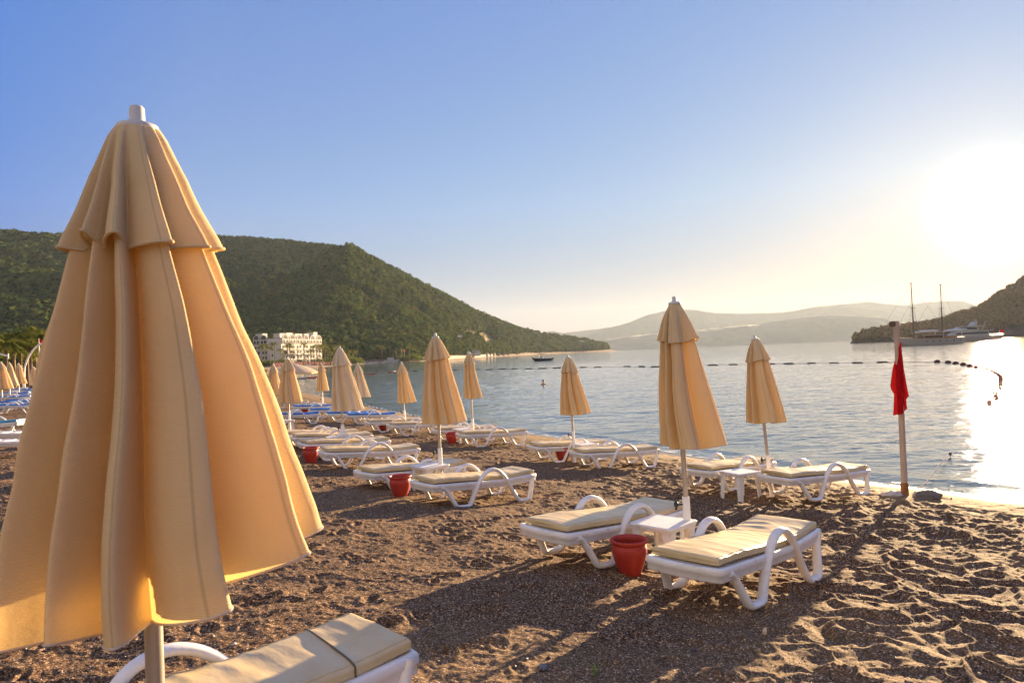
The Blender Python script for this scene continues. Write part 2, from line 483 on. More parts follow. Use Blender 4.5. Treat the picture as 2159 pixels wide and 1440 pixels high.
def make_beach():
    az = angles(math.radians(-40), math.radians(40), 1150, math.radians(-178), math.radians(178), 70)
    rr = np.concatenate([np.geomspace(.4, 2.2, 40, endpoint=False), np.geomspace(2.2, 34, 1000, endpoint=False), np.geomspace(34, 170, 160)])
    A, R = np.meshgrid(az, rr, indexing='ij')
    x, y = R * np.sin(A), R * np.cos(A)
    s = shore_dist(x, y)
    z = base_z(x, y) + sand_relief(x, y)
    wet = 1 - sstep(-.1, .9, s + .5 * pnoise(x / 2.3, y / 2.3, 5))
    sh = (1 - sstep(1.6, 3.4, s + .6 * pnoise(x / 1.3, y / 1.3, 6))) * .95 + .25 * sstep(.1, .6, fbm(x / 3, y / 3, 2, 7))
    me = grid_mesh('beach', np.stack([x, y, z], -1), False, M['sand'], True, {'wet': wet.ravel(), 'shingle': np.clip(sh, 0, 1).ravel()}, flip=True)
    put(obj('beach', me), kind='structure')
make_beach()

def make_water():
    az = angles(math.radians(-40), math.radians(40), 640, math.radians(-130), math.radians(130), 40)
    rr = np.concatenate([np.geomspace(4, 12, 60, endpoint=False), np.geomspace(12, 300, 700, endpoint=False), np.geomspace(300, 9000, 100)])
    A, R = np.meshgrid(az, rr, indexing='ij')
    x, y = R * np.sin(A), R * np.cos(A)
    s = -shore_dist(x, y)
    ux = x * .94 + y * .34; uy = -x * .34 + y * .94
    h = (.024 * fbm(ux / 2.1, uy / .9, 3, 101) + .012 * pnoise(ux / .60, uy / .27, 111) + .005 * pnoise(ux / .31, uy / .15, 113)) + .03 * pnoise(ux / 9, uy / 5, 117)
    amp = (1 - sstep(120, 290, R)) * (.25 + .75 * sstep(0, 5, s))
    swell = .035 * np.exp(-((s - 1.1 - .5 * pnoise(x / 6, y / 6, 3)) / .30) ** 2)
    z = WATER + h * amp + swell
    put(obj('sea', grid_mesh('sea', np.stack([x, y, z], -1), False, M['water'], True, flip=True)), kind='structure')
make_water()

def make_foam():
    # thin broken lace of foam where the wavelets run out on the shingle
    P = [Vector((x, y, 0)) for x, y in SHORE[1:11]]
    L = spline(P, 60); vs, fs = [], []
    m = MB(); r = np.random.RandomState(3)
    pts = np.array([(p.x, p.y) for p in L]); seg = np.hypot(*np.diff(pts, axis=0).T); cum = np.concatenate([[0], np.cumsum(seg)])
    t = np.arange(0, cum[-1], .06); x = np.interp(t, cum, pts[:, 0]); y = np.interp(t, cum, pts[:, 1])
    nx, ny = np.gradient(y), -np.gradient(x); ln = np.hypot(nx, ny); nx /= ln; ny /= ln
    for k, (off, w0, cut) in enumerate(((-.02, .085, -.22), (.22, .05, .02), (.62, .045, .20))):
        o = off + .16 * fbm(t / 1.7, t * 0 + k, 3, 131 + k); w = w0 * (fbm(t / .5, t * 0 + k * 7, 3, 141 + k) - cut)
        s0 = len(m.v)
        for i in range(len(t) - 1):
            if w[i] > .004 and w[i + 1] > .004:
                q = []
                for j, sg in ((i, -1), (i + 1, -1), (i + 1, 1), (i, 1)):
                    a_, b_ = x[j] + nx[j] * (o[j] + sg * w[j]), y[j] + ny[j] * (o[j] + sg * w[j])
                    q.append((a_, b_, 0))
                m.add(q, [(0, 1, 2, 3)])
    V = np.array(m.v); sd = shore_dist(V[:, 0], V[:, 1])
    V[:, 2] = np.maximum(base_z(V[:, 0], V[:, 1]) + .016, WATER + .026)
    put(obj('foam', np_mesh('foam', V, np.array(m.f), False, simple('sea_foam', (.72, .72, .70), .6, .1))), 'thin broken foam line along the edge of the water', 'foam', kind='stuff')
make_foam()

# ---- wooded hills: crest profiles as (pixel x, pixel y) sight lines, each at its own distance
def crest(pts):
    a = np.array([ray(px, py) for px, py, _ in pts]); Y = np.array([p[2] for p in pts], float)
    return a[:, 0], CAMZ + a[:, 1] * Y, Y              # tx, height, distance
HA = crest([(300, 800, 800), (400, 735, 830), (450, 696, 850), (500, 652, 880), (550, 622, 910), (600, 594, 940), (650, 566, 965), (700, 534, 985), (735, 521, 1000),
            (800, 556, 1060), (850, 582, 1110), (900, 609, 1170), (950, 634, 1240), (1000, 661, 1320), (1050, 681, 1400), (1100, 699, 1490), (1150, 709, 1590),
            (1200, 716, 1690), (1240, 723, 1760), (1262, 729, 1810), (1284, 735, 1850), (1300, 739, 1870)])
HA = (HA[0], np.maximum(HA[1] - np.interp(HA[0], [-.3, .05, .14], [8, 8, 3]), .5), HA[2])
FA = (np.array([ray(px, 740)[0] for px in (300, 400, 500, 600, 680, 750, 850, 900, 950, 1000, 1060, 1126, 1200, 1284)]),
      np.array([430, 440, 470, 520, 570, 620, 650, 690, 790, 900, 1140, 1400, 1590, 1760], float))
HB = crest([(-500, 470, 1000), (-200, 486, 1000), (0, 506, 1000), (60, 512, 1000), (130, 516, 1020), (200, 512, 1080), (300, 508, 1160), (400, 505, 1260), (450, 505, 1290), (520, 509, 1300),
            (600, 514, 1300), (660, 521, 1300), (720, 527, 1300), (780, 560, 1300), (860, 640, 1300)])
FB = (np.array([ray(px, 740)[0] for px in (-500, 0, 130, 300, 450, 600, 860)]), np.array([420, 410, 430, 520, 640, 760, 900], float))
HB = (HB[0], HB[1] - 8, HB[2])
def hill_height(tx, Y, H, Ft, conv, back):
    hr = np.interp(tx, H[0], H[1], left=0, right=0); yr = np.interp(tx, H[0], H[2]); yf = np.interp(tx, Ft[0], Ft[1])
    q = (Y - yf) / np.maximum(yr - yf, 5)
    up = np.clip(q, 0, 1) ** conv * hr
    dn = hr * (1 - np.clip((Y - yr) / (back * yr), 0, 1.5) ** 1.6)
    z = np.where(q <= 1, up, dn)
    edge = sstep(H[0][0], H[0][0] + .03, tx) * (1 - sstep(H[0][-1] - .004, H[0][-1], tx))
    return np.where(q > 0, z, -8) * edge - 8 * (1 - edge), q
def gullies(x, y, seed):
    return (np.abs(pnoise(x / 150, y / 210, seed)) - .25) * 26 + fbm(x / 60, y / 60, 3, seed + 3) * 7
def land_height(tx, Y):
    x = tx * Y
    za, qa = hill_height(tx, Y, HA, FA, 1.12, .5)
    zb, qb = hill_height(tx, Y, HB, FB, 1.18, .5)
    ga = gullies(x, Y, 201) * np.clip(qa * 3, 0, 1) * np.clip((1.0 - qa) * 2.5, 0, 1) * np.clip(za / 60, 0, 1)
    gb = gullies(x, Y, 211) * np.clip(qb * 3, 0, 1) * np.clip((1.0 - qb) * 2.5, 0, 1) * np.clip(zb / 60, 0, 1)
    z = np.maximum(za + ga, zb + gb)
    b = base_z(x, Y)
    return np.maximum(z, b), b, za + ga, qa, qb
_rw = [at_y(px, py, Y) for px, py, Y in ((962, 700, 830), (985, 690, 860), (1030, 722, 1010), (940, 712, 760), (820, 690, 720), (520, 690, 520), (1010, 712, 950))]
_rr = [(26, 10, .62), (15, 8, .7), (14, 12, .8), (26, 6, .5), (70, 5, .35), (50, 8, .35), (10, 9, .7)]
def rock_mask(x, z):
    m = np.zeros_like(x)
    for p, (sx, sz, k) in zip(_rw, _rr):
        d = ((x - p.x) / sx) ** 2 + ((z - p.z) / sz) ** 2 + .9 * fbm(x / 16, z / 12, 3, 77)
        m = np.maximum(m, k * (1 - sstep(.5, 1.15, d)))
    return m
def make_hills():
    tx = np.concatenate([np.linspace(-1.9, -.80, 70, endpoint=False), np.linspace(-.80, .17, 620), np.linspace(.172, .5, 16)])
    Yv = np.geomspace(120, 2500, 300)
    T, Y = np.meshgrid(tx, Yv, indexing='ij')
    z, b, za, qa, qb = land_height(T, Y)
    x = T * Y
    near = 1 - sstep(150, 190, np.hypot(x, Y))
    z = z - .35 * near
    rock = rock_mask(x, z) * (qa > .01)
    s = shore_dist(x, Y)
    beach = (1 - sstep(18, 30, s)) * (1 - sstep(1.6, 3.2, z))
    put(obj('wooded_hills', grid_mesh('wooded_hills', np.stack([x, Y, z], -1), False, M['hill'], True, {'rock': rock.ravel(), 'beach': beach.ravel(), 'grass': (sstep(.4, .55, qa) * (T > -.235) * (za >= z - .5)).ravel()}, flip=True)), kind='structure')
make_hills()

HC = crest([(1765, 722, 640), (1800, 712, 660), (1840, 700, 690), (1880, 694, 720), (1930, 690, 740), (1975, 682, 760), (2020, 667, 780), (2060, 655, 800), (2085, 640, 810), (2110, 621, 820), (2135, 606, 830),
            (2159, 590, 840), (2220, 552, 860), (2300, 520, 880), (2500, 480, 900), (2900, 520, 900), (3200, 690, 900)])
FC_ = (np.array([ray(px, 712)[0] for px in (1765, 1900, 2000, 2159, 3200)]), np.array([640, 655, 660, 665, 640], float))
def head_height(tx, Y):
    z, q = hill_height(tx, Y, HC, FC_, .9, .6)
    x = tx * Y
    g = (fbm(x / 40, Y / 40, 3, 301) * 5) * np.clip(q * 4, 0, 1) * np.clip((1.02 - q) * 3, 0, 1) * np.clip(z / 30, 0, 1)
    return z + g, q
def make_headland():
    tx = np.linspace(HC[0][0], HC[0][-1], 260); Yv = np.linspace(630, 1300, 130)
    T, Y = np.meshgrid(tx, Yv, indexing='ij')
    z, q = head_height(T, Y)
    put(obj('headland', grid_mesh('headland', np.stack([T * Y, Y, np.maximum(z, -9)], -1), False, M['hill'], True, {'rock': (.85 + 0 * q).ravel()}, flip=True)), kind='structure')
make_headland()

def far_range(pts, seed, rough, depth):
    H = crest(pts)
    tx = np.linspace(H[0][0], H[0][-1], 300); d = np.linspace(-1, 1, 60)
    T, D = np.meshgrid(tx, d, indexing='ij')
    yr = np.interp(T, H[0], H[2]); hr = np.interp(T, H[0], H[1])
    Y = yr + D * depth
    x = T * Y
    k = np.clip(1 - np.abs(D), 0, 1)
    z = hr * k ** .9 * np.clip(Y / yr, .1, 2) + rough * fbm(x / 500, Y / 500, 4, seed) * k * (1 - k) * 3 + 3 * fbm(x / 120, Y / 120, 3, seed + 5) * k
    put(obj('mountain_range', grid_mesh('mountain_range', np.stack([x, Y, z - 6 * (k < .02)], -1), False, M['mtn'], True, flip=True)), kind='structure')
far_range([(1230, 735, 5400), (1262, 722, 5400), (1300, 712, 5400), (1345, 706, 5400), (1400, 700, 5400), (1480, 694, 5400), (1560, 688, 5400), (1640, 676, 5400), (1700, 668, 5400), (1760, 664, 5400), (1850, 668, 5400), (1950, 690, 5400), (2010, 712, 5400)], 401, 70, 700)
far_range([(1130, 712, 7500), (1150, 699, 7500), (1165, 697, 7500), (1185, 701, 7500), (1240, 696, 7500), (1290, 689, 7500), (1330, 678, 7500), (1365, 663, 7500), (1400, 655, 7500), (1430, 651, 7500), (1470, 653, 7500), (1510, 659, 7500), (1570, 660, 7500), (1650, 659, 7500),
           (1690, 651, 7500), (1740, 646, 7500), (1800, 646, 7500), (1860, 654, 7500), (1930, 672, 7500), (2000, 700, 7500)], 411, 95, 600)
far_range([(1560, 705, 8300), (1640, 672, 8300), (1690, 650, 8300), (1730, 644, 8300), (1780, 640, 8300), (1830, 636, 8300), (1870, 640, 8300), (1910, 642, 8300), (1950, 637, 8300), (1990, 634, 8300), (2030, 634, 8300), (2060, 644, 8300), (2120, 662, 8300), (2200, 690, 8300)], 421, 95, 600)

# ---- woods
def crown_template(seed, nt, kind):
    r = np.random.RandomState(seed); tris = []
    for k in range(nt):
        if kind == 'pine':
            h = r.uniform(.22, 1.0) ** .9; rad = (1 - h) ** .7 * .30 + .05
        else:
            h = r.uniform(.12, 1.0); rad = .42 * math.sqrt(max(.05, 1 - ((h - .55) / .5) ** 2))
        a = r.uniform(0, 2 * PI); q = rad * math.sqrt(r.uniform(.25, 1))
        c = np.array([q * math.cos(a), q * math.sin(a), h])
        o = np.array([c[0], c[1], (c[2] - .55) * .45]); o /= np.linalg.norm(o) + 1e-6
        e1 = np.cross(o, [.3, .2, 1]); e1 /= np.linalg.norm(e1); e2 = np.cross(o, e1); a0 = r.uniform(0, 2 * PI)
        t = np.array([math.cos(a0 + q * 2.1) * e1 + math.sin(a0 + q * 2.1) * e2 + .3 * r.normal() * o for q in range(3)])   # leaf clumps lie along the crown's skin
        tris.append(c + t * r.uniform(.10, .18))
    T = np.array(tris)
    tr = np.array([[(-.02, 0, -.05), (.02, 0, -.05), (0, .02, .75)], [(0, -.02, -.05), (0, .02, -.05), (.0, 0, .75)]])
    return np.concatenate([T, tr])
TPL = [crown_template(s, 46, 'pine') for s in (1, 2, 3)] + [crown_template(s, 46, 'round') for s in (4, 5, 6)]
def woods(name, pts, size, seed, mat):
    r = np.random.RandomState(seed); n = len(pts)
    kinds = r.randint(0, 6, n); rot = r.uniform(0, 2 * PI, n); sc = size * r.uniform(.65, 1.3, n); wd = r.uniform(.8, 1.3, n)
    tint = np.clip(.45 + .30 * r.normal(size=n) + .25 * fbm(pts[:, 0] / 70, pts[:, 1] / 70, 2, seed), 0, 1)
    VV, TT = [], []
    for k in range(6):
        m = np.where(kinds == k)[0]
        if not len(m): continue
        t = TPL[k].reshape(-1, 3); c, s = np.cos(rot[m])[:, None], np.sin(rot[m])[:, None]
        x = (t[None, :, 0] * c - t[None, :, 1] * s) * (sc * wd)[m][:, None] + pts[m, 0][:, None]
        y = (t[None, :, 0] * s + t[None, :, 1] * c) * (sc * wd)[m][:, None] + pts[m, 1][:, None]
        z = t[None, :, 2] * sc[m][:, None] + pts[m, 2][:, None]
        VV.append(np.stack([x, y, z], -1).reshape(-1, 3))
        tt = np.repeat(np.repeat(tint[m][:, None], len(t) // 3, 1) + r.normal(size=(len(m), len(t) // 3)) * .06, 3, axis=1)
        TT.append(tt.ravel())
    V = np.concatenate(VV); Fq = np.arange(len(V)).reshape(-1, 3)
    o = obj(name, np_mesh(name, V, Fq, False, mat, {'tint': np.clip(np.concatenate(TT), 0, 1)}))
    return put(o, kind='stuff')
def plant_hills():
    r = np.random.RandomState(12)
    n = 260000
    tx = r.uniform(-1.05, .165, n); Y = np.sqrt(r.uniform(130 ** 2, 1900 ** 2, n))
    z, b, za, qa, qb = land_height(tx, Y)
    x = tx * Y
    s = shore_dist(x, Y)
    visA = (qa > .02) & (qa < 1.08) & (za >= z - .5); visB = (qb > .02) & (qb < 1.06) & (za < z - .5)
    rk = rock_mask(x, z) * (qa > .01)
    clear = pnoise(x / 55, Y / 70, 19) > .42
    open_ = (qa > .45) & (qa < 1.0) & (tx > -.225) & (za >= z - .5) & (r.rand(n) < .72 * sstep(-.25, .3, fbm(x / 60, Y / 80, 3, 23) + .25))
    keep = (visA | visB) & ((s > 13) | (za > 3)) & (z > 2.0) & (r.rand(n) > rk * 1.5) & ~(clear & (r.rand(n) < .5)) & ~open_
    # the hotel's plot stays clear
    keep &= ~((Y > 430) & (Y < 535) & (x > -185) & (x < -105))
    m = np.where(keep)[0]
    spacing = np.clip(Y[m] / 1000, .25, 1) ** 1.2                # nearer trees stand in smaller numbers per sampled area
    m = m[r.rand(len(m)) < 1.1 * spacing + .25]
    vis = np.ones(len(m), bool); ya = np.interp(tx[m], HA[0], HA[2]); ha = np.interp(tx[m], HA[0], HA[1], left=-1e3, right=-1e3)
    vis &= ~((Y[m] > ya * 1.04) & ((z[m] + 9 - CAMZ) / Y[m] < (ha - CAMZ) / ya * .97))
    m = m[vis][:52000]
    print('trees', len(m))
    P = np.stack([x[m], Y[m], z[m] - .3], -1)
    put(woods('pine_wood', P, np.clip(6.5 + Y[m] / 160, 7, 14) * np.where(tx[m] < -.56, 1.5, 1.0), 5, M['pine']), 'dense pine wood covering the hillside behind the bay', 'wood', kind='stuff')
    # the far right headland
    n = 13000
    tx = r.uniform(HC[0][0], .95, n); Y = r.uniform(640, 900, n)
    z, q = head_height(tx, Y)
    m = np.where((q > .12) & (q < 1.08) & (z > 1.5))[0][:5200]
    P = np.stack([tx[m] * Y[m], Y[m], z[m] - .3], -1)
    put(woods('headland_wood', P, np.full(len(m), 5.2), 6, M['scrub']), 'scrubby wood on the hazy headland behind the sailing boat', 'wood', kind='stuff')
plant_hills()
# ================================================================== THINGS ON THE BEACH
_PT = np.array([0, .03, .07, .13, .19, .25, .34, .45, .6, .8, 1.0])
_PR = np.array([.15, .205, .285, .375, .445, .50, .57, .645, .755, .89, 1.0])
def canopy(seed, n=8, R=.37, top=2.50, L=1.40, lean=(0, 0), depth=.46, res=(240, 90), cap=.265, wild=1.0, turn=None, rise=(0, 0), flare=.10, widths=None, pdir=.82, prof=None):
    """a closed parasol's cloth: (canopy grid, vent cap grid, hem ring, cap hem ring)"""
    r = np.random.RandomState(seed)
    b = np.cumsum(widths if widths else r.uniform(.6, 1.45, n)); b = np.concatenate([[0], b / b[-1]])
    Al = r.uniform(.80, 1.18, n); drop = r.uniform(-.018, .028, n) * wild; sk = r.uniform(.75, 1.35, n); sh = r.uniform(-.22, .22, n)
    capdrop = r.uniform(-.03, .03, n); capout = r.uniform(.9, 1.25, n)
    ph = np.arange(res[0]) / res[0]
    li = np.clip(np.searchsorted(b, ph, 'right') - 1, 0, n - 1)
    w = (ph - b[li]) / (b[li + 1] - b[li])
    dirn = (r.rand(n) < pdir)
    ww = np.where(dirn[li], w, 1 - w); pk = r.uniform(.70, .86, n)[li]
    up, dn = np.clip((ww - .07) / (pk - .07), 0, 1), np.clip((1 - ww) / (1 - pk), 0, 1)
    bump = np.minimum(np.sin(up * PI / 2) ** 1.05, np.sin(dn * PI / 2) ** .8)
    k_ = 5; ext = np.concatenate([bump[-k_:], bump, bump[:k_]]); bump = np.convolve(ext, np.ones(2 * k_ + 1) / (2 * k_ + 1), 'valid') if res[0] > 400 else bump
    sh = np.where(dirn, 1, -1) * r.uniform(.10, .26, n)
    phi0 = 2 * PI * ph + (turn if turn is not None else r.uniform(0, 2 * PI))
    def sheet(t, a, amp, rad, out=0.0, dr=None, hem=0.0):
        T, _ = np.meshgrid(t, ph)
        B = bump[:, None]; A = Al[li][:, None]
        kk = np.interp(T, [0, .05, .14, .4, 1], [.12, .5, .9, 1.05, 1.0])
        rr = R * (np.interp(T, prof[0], prof[1]) if prof else np.interp(T, _PT, _PR)) * rad * (1 - a * kk + a * kk * B * (1 + (A - 1) * amp * np.clip(T * 2, 0, 1))) + out * np.clip(T * 9, 0, 1)
        fi = phi0[:, None] + sh[li][:, None] * B * kk * .8 + .05 * np.sin(T * 7 + seed)
        wr = 1 + .006 * pnoise(ph[:, None] * 70, T * 2.2 + 3, seed + 5) + .020 * pnoise(ph[:, None] * 15 + 5 * T, T * 6 + 9, seed + 8) * np.clip(1.2 - T, .25, 1) + .018 * pnoise(ph[:, None] * 13 + seed, T * 3.5 + 4 * ph[:, None], seed) + .006 * pnoise(ph[:, None] * 40, T * 12, seed + 2)
        rr = rr * wr
        dz = (dr if dr is not None else drop)[li][:, None] * B * T ** 2 - hem * (1 - B) * (T / T.max()) ** 3
        x = rr * np.cos(fi) + lean[0] * T ** 1.5; y = rr * np.sin(fi) + lean[1] * T ** 1.5
        z = top - L * T - dz + T ** 2 * (rise[0] * np.cos(fi) + rise[1] * np.sin(fi))
        return np.stack([x, y, z], -1)
    tc = np.linspace(0, 1, res[1])
    can = sheet(tc, depth, 1.0, .97, hem=-.035)
    t2 = np.linspace(0, cap, max(8, int(res[1] * .34)))
    capm = sheet(t2, depth * .72, .9, 1.0, .010, capdrop * .0, hem=-.025)
    fl = (t2 / cap) ** 3
    capm[..., 0] += (capm[..., 0] - lean[0] * t2[None] ** 1.5) * fl[None] * flare * capout[li][:, None]
    capm[..., 1] += (capm[..., 1] - lean[1] * t2[None] ** 1.5) * fl[None] * flare * capout[li][:, None]
    capm[..., 2] += -(capdrop[li][:, None] * bump[:, None]) * fl[None] + .012 * fl[None]
    seam = np.zeros(res[0]); seam[[int(x * res[0]) % res[0] for x in (b[:-1] * .35 + b[1:] * .65)]] = 1.0
    return can, capm, seam
def make_umbrella(seed, label, group='closed beach umbrellas', tilt=(0, 0), detail=2, H=2.63, cloth_='canopy', knob=True, collar=False, knob_a=PI, **kw):
    root = empty('beach_umbrella', (0, 0, 0), 0, label, 'beach umbrella', group)
    res = {3: (520, 190), 2: (260, 90), 1: (150, 44), 0: (72, 20)}[detail]
    can, cap, seam = canopy(seed, res=res, top=H - .075, **kw)
    o = obj('canopy', grid_mesh('canopy', can, True, M[cloth_], attr={'seam': np.repeat(seam, can.shape[1])} if detail >= 2 else None), root)
    c = obj('vent_cap', grid_mesh('vent_cap', cap, True, M[cloth_], attr={'seam': np.repeat(seam, cap.shape[1])} if detail >= 2 else None), root)
    if detail >= 2:
        st = 2 if detail == 2 else 1
        m = MB(); m.tube([Vector(p) for p in can[::st, -1]], .0040, 6, closed=True); m.build('hem', M['hem'], o)
        m = MB(); m.tube([Vector(p) for p in cap[::st, -1]], .0050, 6, closed=True); m.build('hem', M[cloth_], c)
    m = MB(); R0 = kw.get('R', .37)
    m.lathe([(.001, .0), (.016, -.001), (.021, -.008), (.022, -.046), (.026, -.052), (.046, -.056), (.058, -.062), (.061, -.072), (.058, -.082), (.03, -.09)], 24, (0, 0, H))
    m.build('finial', M['finial'], root)
    m = MB(); m.tube([(0, 0, -.25), (0, 0, H - .1)], .0255, 16); m.build('pole', M['steel'], root)
    m = MB(); m.tube([(0, 0, -.2), (0, 0, .70), (0, 0, .715)], [.037, .037, .034], 16)
    if collar: m.lathe([(.04, .70), (.05, .60), (.10, .50), (.14, .455), (.14, .445)], 20)
    m.build('sleeve', M['plastic'], root)
    if knob:
        m = MB(); d = Vector((math.cos(knob_a), math.sin(knob_a), 0)); p = Vector((0, 0, .64))
        m.tube([p + d * .03, p + d * .085], .010, 8); m.tube([p + d * .08, p + d * .085, p + d * .112, p + d * .117], [.018, .028, .028, .018], 10)
        for k in (-1, 1): m.tube([p + d * .1 + Vector((0, 0, k * .015)), p + d * .1 + Vector((0, 0, k * .05))], .011, 6)
        m.build('clamp_knob', M['black'], root)
    return root
def stand(root, p, rz=0, tilt=(0, 0), s=1.0):
    root.location = p; root.rotation_euler = (tilt[0], tilt[1], rz); root.scale = (s, s, s)
    return root

# ---- loungers: foot end at local x = 0, head at x = 1.9, the left edge along y = 0, the right one along y = -.6
LL, LW = 1.90, .60
def mattress_mesh(seed, e, mat, wrinkle=1.0, res=(110, 34)):
    r = np.random.RandomState(seed)
    n, m = res
    th = .064
    u = np.concatenate([[0, 0, .0015, .006], np.linspace(.014, .986, n), [.994, .9985, 1, 1]])
    endk = np.array([-.5, .55, .85, .96] + [1] * n + [.96, .85, .55, -.5])
    a = np.linspace(0, 2 * PI, 2 * m, endpoint=False) + PI / 4
    # rounded rectangle section
    ca, sa = np.cos(a), np.sin(a)
    p = 7.0
    q = (np.abs(ca) ** p + np.abs(sa) ** p) ** (-1 / p)
    cy, cz = ca * q, sa * q
    # even spacing across the width
    U, A = np.meshgrid(u, np.arange(2 * m), indexing='ij')
    X = U * LL
    K = endk[:, None]
    Y = -LW / 2 + cy[None] * (LW / 2) * (1 - .02 * (1 - K))
    Z = cz[None] * (th / 2) * np.clip(.35 + .65 * K, .03, 1) + th / 2
    topm = np.clip(cz[None] * 1.5, 0, 1)
    inside = np.clip(1 - np.abs(cy[None]) ** 4, 0, 1)
    Z = Z + topm * inside * .014 * np.sin(PI * np.clip(U, 0, 1)) ** .5
    yy = Y + .04 * fbm(X * 2, Y * 3, 2, seed + 9)
    cre = 1 - np.abs(pnoise(X * 3.0 + 2.6 * (Y + .3) ** 2 + seed, yy * .9, seed)) * 2.4
    cre2 = 1 - np.abs(pnoise(X * 6 + 3 * (Y + .3) ** 2 + seed * 3, yy * 1.6, seed + 1)) * 2.4
    patch = .35 + .65 * sstep(-.2, .35, fbm(X * 1.2, Y * 1.2, 2, seed + 4))
    Z = Z + topm * wrinkle * (.0085 * np.clip(cre, 0, 1) ** 2 * patch + .0035 * np.clip(cre2, 0, 1) ** 2 + .006 * fbm(X * 2.2, Y * 3, 2, seed + 6))
    side = (1 - topm) * (np.abs(cy[None]) > .9)
    Y = Y + side * np.sign(cy[None]) * .004 * pnoise(X * 42, Z * 30, seed + 7)
    bend = e * sstep(1.05, 1.9, X) * np.clip((X - 1.05) / .85, 0, 1)
    Z = Z + bend + .368 + .012 * np.sin(X * 3.1 + .4)
    Y = Y + .006 * np.sin(X * 5 + seed)
    return grid_mesh('mattress', np.stack([X, Y, Z], -1), False, mat, flip=False), (X, Y, Z)
def grid_mesh_tube(name, P, mat):
    nu, nv = P.shape[:2]
    i = np.arange(nu - 1)[:, None]; j = np.arange(nv)[None, :]; j2 = (j + 1) % nv
    f = np.stack([i * nv + j, i * nv + j2, (i + 1) * nv + j2, (i + 1) * nv + j], -1).reshape(-1, 4)
    return np_mesh(name, P.reshape(-1, 3), f, True, mat)
LOOP = [(.10, .300), (.17, .262), (.235, .18), (.30, .085), (.345, .022), (.39, .004), (.47, .002), (.545, .004), (.60, .03), (.655, .12), (.725, .255), (.80, .375), (.89, .474), (.99, .512), (1.09, .505),
        (1.20, .444), (1.32, .316), (1.43, .165), (1.505, .05), (1.545, .008), (1.59, .002), (1.68, .002), (1.735, .012), (1.77, .055), (1.80, .15), (1.835, .26), (1.865, .335)]
